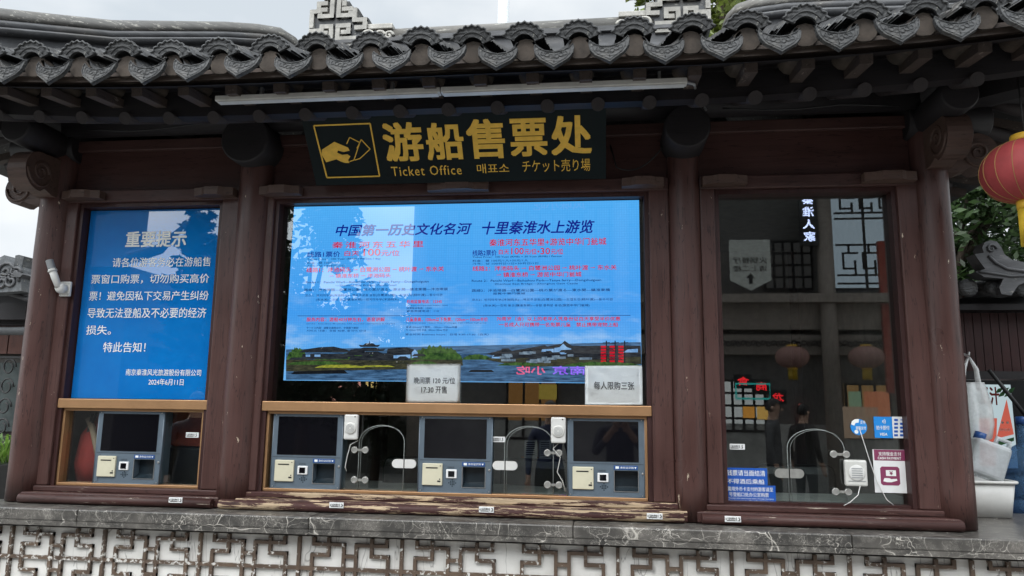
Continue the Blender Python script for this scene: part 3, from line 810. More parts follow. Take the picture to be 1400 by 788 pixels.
m = MB(); m.tube([(-2.75, -.14, 3.045)] + [(-2.75 + .1 * i, -.142, 3.045 - .02 * math.sin(i * .55)) for i in range(1, 10)], .004, 6)
tag(m.build('cable', 'cable'), 'thin black wire slung along the eave above the blue notice', 'cable')
m = MB(); m.tube([(.06, -.06, 2.90)] + [(.06 + .03 * i, -.055, 2.80 - .05 * math.sin(i * .35) + .004 * i * i * .3) for i in range(1, 12)] + [(.40, -.09, 2.96)], .004, 6)
tag(m.build('cable', 'cable'), 'loose black cable drooping beside the right end of the sign board', 'cable')
m = MB(); m.tube([(.60 + .09 * i, -.142, 3.040 - .018 * abs(math.sin(i * .5))) for i in range(10)], .004, 6)
tag(m.build('cable', 'cable'), 'thin black wire under the eave above the dark right window', 'cable')

# blue notice panel ---------------------------------------------------------
nb = (-2.800, -2.012, 1.612, 2.640)
t = thing('notice_panel', (-2.406, .05, 1.612), 'blue glossy notice panel with white Chinese lines filling the left window', 'notice')
def notice_blue():
    m, tt, p, o = nodes('blue_notice_print')
    tt.nodes.remove(p)
    v = coords(tt); s = nn(tt, 'ShaderNodeSeparateXYZ'); tt.links.new(v, s.inputs[0])
    col = ramp(tt, noise(tt, v, 3), [(.3, (.004, .15, .50)), (.7, (.006, .20, .60))])
    d = nn(tt, 'ShaderNodeBsdfDiffuse'); tt.links.new(col, d.inputs[0])
    g = nn(tt, 'ShaderNodeBsdfGlossy', Roughness=.0); g.inputs[0].default_value = (1, 1, 1, 1)
    x = nn(tt, 'ShaderNodeMixShader'); tt.links.new(schlick(tt, .12), x.inputs[0]); tt.links.new(d.outputs[0], x.inputs[1]); tt.links.new(g.outputs[0], x.inputs[2])
    tt.links.new(x.outputs[0], o.inputs[0]); return m
m = MB(); m.box(nb[0], nb[1], .04, .055, nb[2], nb[3]); m.build('panel', notice_blue(), t)
ny = .0385
m = MB(); putpx(m, '重要提示', 172, 316, 255, 338, ny, bold=.020); m.build('heading', 'whiteink', t)
m = MB()
for body, x0, y0, x1, y1 in (('请各位游客务必在游船售', 154, 352, 288, 365), ('票窗口购票，切勿购买高价', 125, 375, 286, 388), ('票！避免因私下交易产生纠纷', 122, 398, 285, 411),
                             ('导致无法登船及不必要的经济', 120, 421, 282, 435), ('损失。', 118, 445, 152, 458), ('特此告知！', 141, 468, 199, 482)):
    putpx(m, body, x0, y0, x1, y1, ny, bold=.006)
putpx(m, '南京秦淮风光旅游股份有限公司', 172, 505, 275, 514, ny, bold=.006); putpx(m, '2024年6月11日', 203, 518, 251, 527, ny, bold=.006)
m.build('lettering', 'whiteink', t)

# LED display ------------------------------------------------------------------
t = thing('led_display', (-.709, .06, 1.716), 'large lit blue LED price board with river scenery in the middle window', 'display')
m = MB(); m.box(LED[0] + .002, LED[1] - .002, .046, .10, LED[2] + .002, LED[3] - .002); m.build('cabinet', 'black', t)
def ledsky(tt):
    v = coords(tt); s = nn(tt, 'ShaderNodeSeparateXYZ'); tt.links.new(v, s.inputs[0])
    r = ramp(tt, s.outputs[2], [(.05, (.15, .47, .92)), (.35, (.06, .36, .92)), (.92, (.085, .45, .97))])
    cl = noise(tt, coords(tt, (1.6, 1, 5)), 2.4, 6, .6)
    zf = ramp(tt, s.outputs[2], [(.15, (1, 1, 1)), (.62, (.0, .0, .0))])
    f = mixc(tt, 1.0, ramp(tt, cl, [(.50, (0, 0, 0)), (.74, (.75, .75, .75))]), zf, 'MULTIPLY')
    col = mixc(tt, f, r, (.55, .74, .95))
    k = nn(tt, 'ShaderNodeTexBrick', Scale=1.0, offset=0.0); k.inputs['Brick Width'].default_value = .0125; k.inputs['Row Height'].default_value = .0125; k.inputs['Mortar Size'].default_value = .0012
    k.inputs['Color1'].default_value = (1, 1, 1, 1); k.inputs['Color2'].default_value = (.96, .96, .96, 1); k.inputs['Mortar'].default_value = (.80, .84, .88, 1)
    sw = nn(tt, 'ShaderNodeCombineXYZ'); tt.links.new(s.outputs[0], sw.inputs[0]); tt.links.new(s.outputs[2], sw.inputs[1]); tt.links.new(sw.outputs[0], k.inputs['Vector'])
    return mixc(tt, .8, col, k.outputs[0], 'MULTIPLY')
F0 = .11
m = MB(); m.box(LED[0], LED[1], .040, .0455, LED[2], LED[3]); m.build('screen', glazed('led_sky', 'light', F0, ledsky, .66), t)
def ledmat(n, c, s=1): return glazed('led_' + n, 'light', F0, c, s * .65)
lm = {'navy': ledmat('navy', (.003, .012, .26)), 'red': ledmat('red', (.60, .0, .018)), 'violet': ledmat('violet', (.03, .03, .36)), 'ink': ledmat('ink', (.003, .022, .14)),
      'tree': None, 'roof': None}
def ledtex(n, a, b, sc, stretch=(1, 1, 1)):
    return glazed('led_' + n, 'light', F0, lambda tt: ramp(tt, noise(tt, coords(tt, stretch), sc, 6, .7), [(.35, a), (.65, b)]), .7)
lm['tree'] = ledtex('tree', (.008, .03, .012), (.07, .15, .035), 40)
lm['roof'] = ledtex('roof', (.006, .008, .014), (.035, .042, .05), 22, (1, 1, 6))
lm['water'] = ledtex('water', (.012, .035, .08), (.08, .19, .36), 12, (1, 1, 9))
lm['quay'] = ledtex('quay', (.012, .016, .014), (.07, .07, .04), 26, (1, 1, 5))
lm['house'] = ledtex('house', (.10, .25, .5), (.28, .5, .8), 30)
lm['house2'] = ledtex('house2', (.05, .08, .12), (.22, .30, .38), 40)
lm['yellow'] = ledtex('yellow', (.10, .14, .02), (.42, .42, .05), 40, (1, 1, 4))
lm['boat'] = ledmat('boat', (.008, .010, .014))
LY = .0385
def ledpoly(name, mt, polys, k=0):
    m = MB(); y = LY - .0004 * k
    for pts in polys:
        ps = [at(px, py, y) for px, py in pts]; m.faces([(p.x, y, min(max(p.z, LED[2] + .003), LED[3])) for p in ps], [tuple(range(len(ps)))])
    o = m.build(name, lm[mt], t); return o
ledpoly('picture_water', 'water', [[(391, 478), (876, 468), (878, 535), (390, 535)]])
rg = random.Random(3)
def blob(x0, x1, yb, yt, n=26):
    pts = [(x0, yb)]
    for i in range(n + 1):
        u = i / n; pts.append((x0 + (x1 - x0) * u, yb - (yb - yt) * (math.sin(PI * u) ** .5 * (.75 + .25 * rg.random()))))
    return pts + [(x1, yb)]
ledpoly('picture_trees', 'tree', [blob(392, 420, 492, 474), blob(425, 575, 495, 482), blob(560, 633, 493, 471, 34), blob(632, 672, 492, 484), blob(845, 877, 492, 480)], 1)
ledpoly('picture_quay', 'quay', [[(391, 492), (540, 492), (632, 492), (633, 500), (560, 505), (391, 508)], [(665, 492), (700, 480), (750, 476), (876, 474), (877, 498), (720, 502), (690, 497)]], 2)
def pagoda(cx, yb, w, h, tiers=3):
    out = []
    for k in range(tiers):
        ww = w * (1 - .27 * k); b = yb - h * k / tiers
        out.append([(cx - ww / 2, b), (cx - ww / 2 - 3, b - 3), (cx - ww * .36, b - h * .16), (cx - ww * .22, b - h * .30), (cx + ww * .22, b - h * .30), (cx + ww * .36, b - h * .16), (cx + ww / 2 + 3, b - 3), (cx + ww / 2, b)])
    return out + [[(cx - 1.2, yb - h * .8), (cx, yb - h * 1.22), (cx + 1.2, yb - h * .8)]]
ledpoly('picture_roofs', 'roof', [[(408, 482), (416, 478), (436, 475), (456, 474), (474, 478), (480, 482)], [(472, 485), (480, 478), (498, 478), (500, 486)], [(412, 491), (414, 484), (474, 484), (476, 491)], [(528, 487), (530, 477), (556, 475), (566, 478), (566, 487)], [(476, 493), (480, 487), (560, 487), (562, 493)]]
        + pagoda(505, 486, 52, 17) + [[(664, 484), (690, 478), (692, 481), (735, 474), (745, 472), (748, 474), (768, 470), (772, 466), (782, 473), (876, 473), (876, 488), (690, 490)]], 3)
ledpoly('picture_houses', 'house', [[(418, 488), (418, 485), (424, 485), (424, 488)], [(430, 488), (430, 485), (438, 485), (438, 488)], [(538, 490), (538, 486), (561, 485), (561, 490)], [(563, 490), (563, 482), (567, 478), (571, 482), (571, 490)],
        [(672, 490), (674, 486), (698, 486), (697, 491)], [(740, 482), (741, 478), (757, 477), (757, 482)], [(757, 485), (758, 476), (765, 475), (770, 470), (775, 475), (781, 477), (781, 484)], [(852, 482), (858, 478), (872, 477), (872, 482)]], 4)
rr = random.Random(14)
tiny = []; tinyh = []
for i in range(34):
    x = rr.uniform(672, 868); yb = 494 - rr.random() * 14; w_ = rr.uniform(8, 20); hh = rr.uniform(2.5, 5)
    tiny.append([(x - w_ / 2 - 2, yb), (x - w_ / 2 + 2, yb - hh), (x + w_ / 2 - 2, yb - hh * 1.1), (x + w_ / 2 + 2, yb - .5)])
    if rr.random() < .6 and x < 806: tinyh.append([(x - w_ / 2 + 1, yb + 3), (x - w_ / 2 + 1, yb), (x + w_ / 2 - 1, yb - .3), (x + w_ / 2 - 1, yb + 3)])
for i in range(16):
    x = rr.uniform(400, 575); yb = 493 - rr.random() * 6; w_ = rr.uniform(8, 18); hh = rr.uniform(2, 3.5)
    tiny.append([(x - w_ / 2 - 2, yb), (x - w_ / 2 + 2, yb - hh), (x + w_ / 2 - 2, yb - hh), (x + w_ / 2 + 2, yb)])
ledpoly('picture_far_roofs', 'roof', tiny, 5); ledpoly('picture_far_walls', 'house2', tinyh, 6)
ledpoly('picture_bank', 'tree', [blob(680, 740, 500, 495, 16), blob(770, 876, 501, 494, 30), blob(392, 470, 499, 493, 20), blob(560, 600, 500, 493, 14)], 7)
ledpoly('picture_flowers', 'yellow', [blob(430, 500, 503, 498, 12), blob(490, 540, 502, 499, 10)], 4)
ledpoly('picture_boats', 'boat', [[(640, 509), (644, 506), (672, 506), (676, 509)], [(398, 512), (402, 508), (470, 506), (476, 511)]] + [[(x - .8, 500), (x - .8, 466), (x + .8, 466), (x + .8, 500)] for x in (829, 841, 854)] + [[(x - 5, 469.5), (x - 5, 468.5), (x + 5, 468), (x + 5, 469)] for x in (829, 841, 854)], 4)
ledpoly('picture_lanterns', 'red', [[(x - 3.6, y + 2.6), (x - 3.6, y), (x + 3.6, y), (x + 3.6, y + 2.6)] for x in (825, 837, 849) for y in range(473, 496, 4)], 5)
def ledtext(name, mt, rows, **kw):
    if name == 'small_print':
        m = MB()
        for r in rows: putpx(m, r[0], *r[1:5], LY - .0026, **kw)
        return m.build(name, lm[mt], t)
    for r in rows:
        m = MB(); putpx(m, r[0], *r[1:5], LY - .0026, **{**kw, **(r[5] if len(r) > 5 else {})}); m.build(name, lm[mt], t)
ledtext('title', 'navy', [('中国第一历史文化名河', 459, 306, 645, 322), ('十里秦淮水上游览', 659, 302, 813, 320)], bold=.018, shear=.22)
ledtext('price', 'red', [('秦淮河东五华里', 454, 330, 579, 339, dict(space=1.3)), ('白天', 471, 343, 491, 350), ('100', 497, 340, 520, 350), ('元/位', 521, 342, 546, 350),
    ('秦淮河东五华里+游览中华门瓮城', 669, 326, 829, 336), ('白天', 682, 341, 696, 348), ('100', 699, 339, 716, 348), ('元/位+', 717, 340, 738, 348), ('30', 739, 339, 752, 348), ('元/位', 753, 340, 770, 348)], bold=.012)
ledtext('route', 'red', [('线路1：泮池码头 ⇀ 白鹭洲公园 ⇀ 桃叶渡 ⇀ 东水关', 419, 365, 607, 372), ('⇀ 镇淮东桥 ⇀ 泮池码头', 450, 374, 534, 380),
    ('线路2：泮池码头 ⇀ 白鹭洲公园 ⇀ 桃叶渡 ⇀ 东水关', 646, 363, 843, 370), ('⇀ 镇淮东桥 ⇀ 游览中华门瓮城', 679, 372, 795, 379)], bold=.017)
ledtext('rules', 'red', [('服务内容：游船40分钟左右，语音讲解', 419, 434, 526, 440), ('儿童身高，120cm以下免票，120cm－150cm半价', 555, 434, 667, 440), ('70周岁（含）以上的老年人凭身份证白天享受半价优惠', 679, 433, 848, 439),
    ('一名成人只可携带一名免票儿童　禁止携带宠物上船', 682, 441, 845, 447), ('价格监督电话：12345', 556, 410, 604, 415)], bold=.017)
ledtext('small_print', 'ink', [('Ticket Price：100 Yuan (RMB) / Person / day', 420, 353, 520, 356), ('料金：昼 100元/1人', 420, 358, 465, 361), ('가격：낮 100위안/1인', 420, 362, 471, 365),
    ('Route 1：Panchi Warf—Bailuzhou Park—Taoye Ferry—Dongshuiguan', 418, 384, 586, 388), ('—Zhenhuai East Bridge—Panchi warf', 458, 389, 542, 392), ('路線1：泮池埠頭—白鷺洲公園—桃の葉が渡る—東水関—鎮淮東橋—泮池埠頭', 416, 394, 612, 398),
    ('코스1：반지마두부(泮池码头)—백로주공원 공원(白鹭洲公园)—도엽도강(桃叶渡)—동수이관', 417, 402, 605, 406), ('(东水关)—진회 동교(镇淮东桥)—반지마두부(泮池码头)', 432, 408, 545, 412),
    ('Complaint and Supervision hotline：12345', 556, 417, 612, 419), ('旅游投诉电话：12301', 556, 420, 590, 423), ('紧急救援电话：110', 556, 424, 600, 427),
    ('Service：boat about 40 minutes with recorded commentary in Chinese', 419, 442, 540, 444), ('サービス内容：遊覧全過程40分、中国語で解説', 419, 447, 490, 450), ('서비스 내용：유람 40분, 중국어 안내', 419, 451, 500, 454),
    ('Children under 120cm free of charge, 120-150cm half price', 555, 441, 665, 443), ('身長120cm以下無料、120cm—150cm半額', 555, 446, 625, 449), ('키 120cm 이하 무료, 120cm-150cm 반값', 555, 450, 612, 453), ('营业时间 Business hours：日场 9:30-17:30（白天）', 554, 456, 668, 459),
    ('Ticket Price：100 Yuan (RMB) + 30 Yuan (RMB) / Person', 646, 350, 768, 353), ('料金：昼 100元/1人+30元/1人', 646, 355, 722, 358), ('가격：낮 100위안/1인+30위안/1인', 646, 359, 736, 362),
    ('Route 2：Panchi Warf—Bailuzhou Park—Taoye ferry—Dongshuiguan', 645, 382, 822, 386), ('Zhenhuai East Bridge—Zhonghua Gate Castle', 676, 387, 790, 390), ('路線2：泮池埠頭—白鷺洲公園—桃の葉が渡る—東水関—鎮淮東橋', 645, 395, 834, 399), ('遊覧中華門甕城', 674, 400, 718, 403),
    ('코스2：반지마두부(泮池码头)—백로주공원(白鹭洲公园)—도엽도강(桃叶渡)—동수이관', 645, 408, 838, 412), ('(东水关)—진회 동교(镇淮东桥)—유람 중화문 옹성(游览中华门瓮城)', 661, 416, 806, 420)], bold=.013)
ledtext('route_heading', 'navy', [('线路1票价', 420, 344, 465, 352), ('线路2票价', 646, 342, 679, 350)], bold=.014)
m = MB(); a, b = at(407, 432.2, LY), at(862, 431.5, LY); m.box(a.x, b.x, LY - .0016, LY - .001, a.z - .0012, a.z + .0012); m.build('rule_line', lm['ink'], t)

# two paper notices taped to the pane ------------------------------------------
def sheet_paper(x0, x1, z0, z1, label, rows):
    t = thing('paper_notice', ((x0 + x1) / 2, .034, z0), label, 'paper notice')
    m = MB(); n = 14; vs, fs = [], []
    for i in range(n + 1):
        for j in range(n + 1):
            u, v = i / n, j / n
            vs.append((x0 + (x1 - x0) * u, .030 + .0015 * math.sin(u * 7 + v * 3 + x0) * math.sin(v * 5), z0 + (z1 - z0) * v + .003 * (u - .5)))
    for i in range(n):
        for j in range(n): a = i * (n + 1) + j; fs.append((a, a + n + 1, a + n + 2, a + 1))
    m.faces(vs, fs, True); bmesh.ops.solidify(m.bm, geom=list(m.bm.faces), thickness=.0008); m.build('sheet', 'paper', t)
    m = MB()
    for r in rows: putpx(m, *r, .0270, bold=.004)
    m.build('lettering', 'blackink', t)
sheet_paper(-.968, -.692, 1.612, 1.805, 'white paper about evening tickets taped below the middle of the lit board', [('晚间票 120 元/位', 566, 516, 622, 525), ('17:30 开售', 576, 528, 611, 538)])
sheet_paper(-.071, .206, 1.614, 1.802, 'white paper with one line limiting tickets taped at the lit board\'s right corner', [('每人限购三张', 812, 522, 867, 533)])

# ticket machines ----------------------------------------------------------------
def make_kiosk():
    t = thing('ticket_machine', (0, 0, 0), 'ticket machine', 'ticket machine', 'ticket machines in the lower windows')
    m = MB(); W, H = KW, KH
    R_ = lambda a, b, c, d: (a * W, b * W, (1 - d) * H, (1 - c) * H)      # fractions of the face -> x0,x1,z0,z1
    cut = R_(.60, .92, .665, .925)
    for q in ((.0005, cut[0], .0005, H), (cut[1], W, .0005, H), (cut[0], cut[1], cut[3], H), (cut[0], cut[1], .0005, cut[2])): m.box(q[0], q[1], 0, .06, q[2], q[3])
    m.box(.003, W - .003, .0605, .085, .003, H - .003)
    for a, b in (((0, 0), (W, 0)), ((0, H), (W, H)), ((0, 0), (0, H)), ((W, 0), (W, H))):
        m.tube([(a[0], .002, a[1]), (b[0], .002, b[1])], .004, 6)
    m.build('housing', 'kiosk', t)
    m = MB(); q = R_(.07, .925, .035, .555); m.box(q[0], q[1], -.003, .004, q[2], q[3], .0015); m.build('screen', 'screen', t)
    m = MB(); q = R_(.06, .335, .625, .91); m.box(q[0], q[1], -.010, .004, q[2], q[3], .003); pr = m.build('printer', 'cream', t)
    m = MB(); q2 = R_(.11, .27, .675, .690); m.box(q2[0], q2[1], -.0112, -.010, q2[2], q2[3]); q2 = R_(.27, .315, .845, .865); m.box(q2[0], q2[1], -.0112, -.010, q2[2], q2[3]); q2 = R_(.295, .31, .82, .835); m.box(q2[0], q2[1], -.0112, -.010, q2[2], q2[3]); q2 = R_(.30, .315, .65, .66); m.box(q2[0], q2[1], -.0112, -.010, q2[2], q2[3]); m.build('slot', 'black', pr)
    m = MB(); q = R_(.385, .53, .70, .815); m.box(q[0], q[1], -.007, .004, q[2], q[3], .003); rd = m.build('card_reader', 'stickw', t)
    m = MB(); q = R_(.415, .50, .72, .795); m.box(q[0], q[1], -.0082, -.0072, q[2], q[3]); m.build('reader_window', 'screen', rd)
    m = MB(); c = ((.47) * W, (1 - .875) * H)
    for i in range(5):
        for j in range(5):
            if abs(i - 2) + abs(j - 2) <= 2: m.lathe([(.0032, 0), (.0032, .0008)], (c[0] + (i - 2) * .0085, 0, c[1] + (j - 2) * .0075), 8, 'y')
    m.build('speaker_holes', 'hole', t)
    m = MB(); q = cut; m.box(q[0], q[1], .052, .0598, q[2], q[3]); m.prism([(0, 0), (.05, 0), (.05, .02)], (q[0], .0005, q[2]), (0, 1, 0), (0, 0, 1), (q[1] - q[0], 0, 0)); m.build('slot_recess', 'hole', t)
    m = MB()
    for s in (q[0], q[1] - .003): m.box(s, s + .003, -.0022, .0, q[2], q[3])
    m.box(q[0], q[1], -.0024, 0, q[2] - .003, q[2]); m.build('slot_rim', 'steel', t)
    m = MB(); q = R_(.60, .91, .60, .652); m.box(q[0], q[1], -.0025, .001, q[2], q[3]); lb = m.build('label_plate', 'bluelabel', t)
    m = MB(); put(m, '身份证识别', (q[0] + .030, -.0034, q[2] + .0045), X, Z, q[1] - q[0] - .05, .0105, bold=.01)
    m.box(q[0] + .008, q[0] + .024, -.0034, -.0026, q[2] + .004, q[3] - .004); m.faces([(q[1] - .016, -.0034, q[3] - .006), (q[1] - .006, -.0034, q[3] - .006), (q[1] - .011, -.0034, q[2] + .004)], [(0, 1, 2)])
    m.build('lettering', 'whiteink', lb)
    m = MB(); m.box(.006, W - .006, -.0012, .0002, .415 * H, .4195 * H); m.box(.0265, .0272, -.0012, .0002, .01, .40 * H); m.build('seam', 'black', t)
    m = MB(); m.lathe([(.0055, 0), (.0055, .003), (.004, .004)], (W - .010, 0, .30 * H), 14, 'y'); m.build('lock', 'steel', t)
    m = MB()
    for a_ in (.012, W - .012):
        for b_ in (.008, H - .007): m.lathe([(.003, 0), (.003, .0012)], (a_, -.001, b_), 10, 'y')
    m.build('screw', 'steel', t)
    m = MB(); put(m, '扫码区', (.40 * W, -.0008, (1 - .685) * H), X, Z, .035, .008); m.build('lettering', 'blackink', t)
    return t
KL = ['blue grey ticket machine with cream printer alone in the window under the blue notice', 'blue grey ticket machine below the left end of the lit board, beside a speaker',
      'blue grey ticket machine between the two arched openings, below the evening ticket paper', 'blue grey ticket machine nearest the thick post, right of the yellow knobbed hinge']
KL[3] = 'blue grey ticket machine right of the second arched opening, against the post'
k0 = make_kiosk(); k0.location = (KX[0], .012, 1.181); k0['label'] = KL[0]
bpy.context.view_layer.update()
for i in (1, 2, 3): dup(k0, (KX[i], .012, 1.181), KL[i])

# window intercoms ------------------------------------------------------------------
def make_intercom():
    t = thing('intercom_speaker', (0, 0, 0), '', 'intercom', 'intercom speakers on the ticket panes')
    m = MB(); m.box(-.036, .036, -.028, -.002, -.062, .062, .008); b = m.build('housing', 'whitep', t)
    m = MB(); m.lathe([(.029, .0), (.029, .004), (.026, .006), (.002, .0055)], (0, -.0285, -.005), 26, 'y'); m.build('speaker_disc', 'alu', t)
    m = MB()
    for r in (.008, .014, .020): m.tube([(r * math.cos(a), -.0348, -.005 + r * math.sin(a)) for a in [2 * PI * k / 20 for k in range(21)]], .0011, 5, caps=False)
    m.build('grille', 'greyp', t)
    m = MB(); m.box(.018, .024, -.0295, -.028, .048, .054); m.build('microphone', 'black', t)
    return t
it = make_intercom(); it.location = (-1.232, .012, 1.487); it['label'] = 'white box intercom with round speaker at top of the first arched opening'
bpy.context.view_layer.update()
dup(it, (-.199, .012, 1.489), 'white box intercom with round speaker at top right of the second arched opening')
t = thing('intercom_speaker', (1.166, .03, 1.315), 'grey square intercom on the right window between two knobbed hinges', 'intercom', 'intercom speakers on the ticket panes')
m = MB(); m.box(1.117, 1.216, .008, .034, 1.258, 1.376, .008); m.build('housing', 'alu', t)
m = MB(); m.lathe([(.036, 0), (.036, .002), (.033, .004), (.003, .004)], (1.168, .0075, 1.318), 28, 'y'); m.build('speaker_disc', 'whitep', t)
m = MB(); m.box(1.130, 1.206, .0065, .0079, 1.280, 1.283); 
for i in range(5): m.box(1.145, 1.192, .0022, .0036, 1.296 + i * .010, 1.2995 + i * .010)
m.build('grille', 'greyp', t)
for pts, lab in (([(1.18, .01, 1.26), (1.165, .0, 1.22), (1.13, -.002, 1.19), (1.10, .0, 1.172)], 'short white lead hanging from the grey square intercom'),
                 ([(1.20, .034, 1.52), (1.215, .034, 1.46), (1.235, .034, 1.38), (1.262, .034, 1.28), (1.30, .033, 1.20), (1.33, .03, 1.175)], 'white cord running down from the round blue sticker'),
                 ([(-1.20, .01, 1.42), (-1.236, .006, 1.40), (-1.25, .005, 1.34), (-1.258, .006, 1.29), (-1.25, .01, 1.27)], 'thin grey lead hanging from the first white intercom'),
                 ([(-.20, .01, 1.425), (-.225, .008, 1.40), (-.19, .008, 1.36), (-.205, .008, 1.29), (-.18, .008, 1.25), (-.165, .01, 1.20)], 'thin grey lead curling down from the second white intercom')):
    m = MB(); m.tube(pts, .0021, 6); tag(m.build('cable', 'whitep' if 'white' in lab.split()[1] or 'white cord' in lab else 'alu'), lab, 'cable')

# stickers -----------------------------------------------------------------------------
def height_sticker(px, py, y, num, label, sill):
    p = at(px, py, y); w_, h = (.070, .026)
    t = thing('height_sticker', (p.x, y, p.z - h / 2), label, 'sticker', 'small white height limit stickers')
    m = MB(); m.box(p.x - w_ / 2, p.x + w_ / 2, y - .0015, y + .003, p.z - h / 2, p.z + h / 2, .0008); m.build('sticker', 'stickw', t)
    m = MB(); yy = y - .0022; x0 = p.x - w_ / 2
    a = .008 if sill else .003
    put(m, '儿童免票线', (x0 + a, yy, p.z - .0025), X, Z, .038, .010, bold=.012); m.box(x0 + a, x0 + a + .038, yy, yy + .0004, p.z - .008, p.z - .0045)
    put(m, num, (x0 + a + .041, yy, p.z - .008), X, Z, .017, .016, bold=.02)
    for s, xx in ((-1, x0 + .002),) if sill else (): m.faces([(xx, yy, p.z), (xx + .005, yy, p.z + .005), (xx + .005, yy, p.z - .005)], [(0, 1, 2)])
    xx = x0 + w_ - .002
    if sill: m.faces([(xx, yy, p.z), (xx - .005, yy, p.z + .005), (xx - .005, yy, p.z - .005)], [(0, 2, 1)])
    m.build('lettering', 'blackink', t)
for a in ((263, 595, .0285, '1.5', 'small white 1.5 sticker on the pane in the window under the blue notice', 0), (681, 601, .0285, '1.5', 'small white 1.5 sticker on the pane beside the second arched opening', 0),
          (890, 607, .0285, '1.5', 'small white 1.5 sticker on the narrow pane beside the thick post', 0), (1008, 611, .0435, '1.5', 'small white 1.5 sticker low on the dark right window', 0)): height_sticker(*a)
for px, py, lab in ((240, 684, 'small white 1.2 sticker on the sill under the blue notice'), (460, 691, 'small white 1.2 sticker on the peeling sill below the first arched opening'), (665, 697, 'small white 1.2 sticker on the peeling sill below the middle ticket machine'),
                    (895, 706, 'small white 1.2 sticker on the peeling sill beside the thick post'), (1002, 710, 'small white 1.2 sticker on the sill of the dark right window')): height_sticker(px, py, -.1235, '1.2', lab, 1)
sblue = plain('blue_sticker', (.012, .09, .42), .35, 0, .05, 8, 0); sky_b = plain('bright_blue_sticker', (.02, .24, .66), .3, 0, .04, 8, 0); plum = plain('plum_ink', (.22, .04, .10), .4, 0, .05, 8, 0)
GY = .0445
def rectpx(mb, x0, y0, x1, y1, y, th=.0012):
    xm, ym = (x0 + x1) / 2, (y0 + y1) / 2
    mb.box(at(x0, ym, y).x, at(x1, ym, y).x, y - th, y + .0, at(xm, y1, y).z, at(xm, y0, y).z)
t = thing('payment_notice', at(1025, 689, GY), 'blue stepped sticker with white Chinese and English lines low on the right window', 'sticker')
m = MB(); rectpx(m, 992, 640, 1049, 663.0, GY); rectpx(m, 993, 663.6, 1060.5, 690, GY); m.build('sticker', sblue, t)
m = MB()
for r in (('钱票请当面结清', 994, 643, 1046, 651), ('不得酒后乘船', 994, 655, 1045, 662), ('需用外币卡支付的游客请至', 995, 666, 1057, 672), ('1号登船口处办公室购票', 995, 673.5, 1051, 679.5),
          ('Tourists who need to pay with a Foreign Currency', 996, 681, 1058, 683.2), ('Card please go to the office at Boarding Gate 1 to', 996, 684, 1057, 686.2), ('buy tickets', 996, 687, 1010, 689)): putpx(m, *r, GY - .002, bold=.008)
m.build('lettering', 'whiteink', t)
t = thing('round_sticker', at(1174, 594, GY), 'round blue sticker with a peeling white edge on the right window', 'sticker')
c = at(1174, 584, GY); m = MB(); m.lathe([(.037, 0), (.037, .0015)], (c.x, GY, c.z), 32, 'y'); m.build('sticker', sky_b, t)
m = MB(); putpx(m, '支持', 1176, 575, 1183, 580, GY - .0022, bold=.01); putpx(m, '银联支付', 1170, 583, 1184, 588, GY - .0022, bold=.01); m.lathe([(.009, 0), (.009, .0004)], (c.x - .012, GY - .0016, c.z - .022), 16, 'y')
m.prism([(-.034, .012), (-.030, .026), (-.015, .036), (.003, .036), (.000, .020), (-.014, .018), (-.020, .006)], (c.x, GY - .0024, c.z), X, Z, (0, .0006, 0)); m.build('lettering', 'whiteink', t)
t = thing('card_sticker', at(1216, 600, GY), 'blue and white contactless card sticker at the right edge of the right window', 'sticker')
m = MB(); rectpx(m, 1195, 570, 1220, 599, GY); m.build('sticker', sky_b, t)
m = MB(); rectpx(m, 1220.2, 570, 1238, 599.3, GY); m.build('sticker', 'stickw', t)
m = MB(); putpx(m, '拍卡即付', 1198, 582, 1216, 588, GY - .002, bold=.008); putpx(m, 'VISA', 1203, 592, 1213, 596, GY - .002, bold=.02, shear=.2)
cw = at(1204, 576.5, GY)
for r in (.008, .014, .020): m.tube([(cw.x + r * math.cos(a), GY - .002, cw.z + r * math.sin(a)) for a in [-.6 + .2 * k for k in range(7)]], .0014, 5)
m.build('lettering', 'whiteink', t)
m = MB()
for i in range(5):
    for j in range(2):
        if (i, j) == (0, 1): putpx(m, 'VISA', 1231, 573, 1237, 575.5, GY - .002, bold=.02, shear=.2); continue
        rectpx(m, 1222.5 + j * 8, 573 + i * 5.2, 1227.5 + j * 8, 576 + i * 5.2, GY - .0014, .0006)
m.build('card_logos', sblue, t)
t = thing('cash_sticker', at(1216, 675, GY), 'white and plum cash payment sticker on the right window', 'sticker')
m = MB(); rectpx(m, 1194.5, 615, 1238, 674, GY); m.build('sticker', 'stickw', t)
m = MB(); rectpx(m, 1195, 615.3, 1237.7, 630, GY - .0014, .0006)
a = at(1217, 651, GY - .0014); m.prism([(x, z) for x, z in ((-.034, -.042), (.034, -.042), (.042, -.034), (.042, .034), (.034, .042), (-.034, .042), (-.042, .034), (-.042, -.034))], (a.x, GY - .002, a.z), X, Z, (0, .0006, 0)); m.build('plum_print', plum, t)
m = MB(); putpx(m, '支持现金支付', 1201, 618, 1232, 623.5, GY - .0028, bold=.01); putpx(m, 'CASH PAYMENT', 1200, 625, 1232, 628.5, GY - .0028, bold=.02)
m.box(a.x - .018, a.x + .026, GY - .0028, GY - .0022, a.z + .000, a.z + .026); m.prism([(-.032, -.024), (-.026, -.010), (-.004, -.010), (.004, -.014), (.028, -.012), (.030, -.020), (.004, -.028), (-.016, -.028)], (a.x, GY - .0028, a.z), X, Z, (0, .0006, 0)); m.build('lettering', 'whiteink', t)
m = MB(); put(m, '¥', (a.x - .003, GY - .0034, a.z + .004), X, Z, .015, .018, bold=.03); m.build('yen_mark', plum, t)

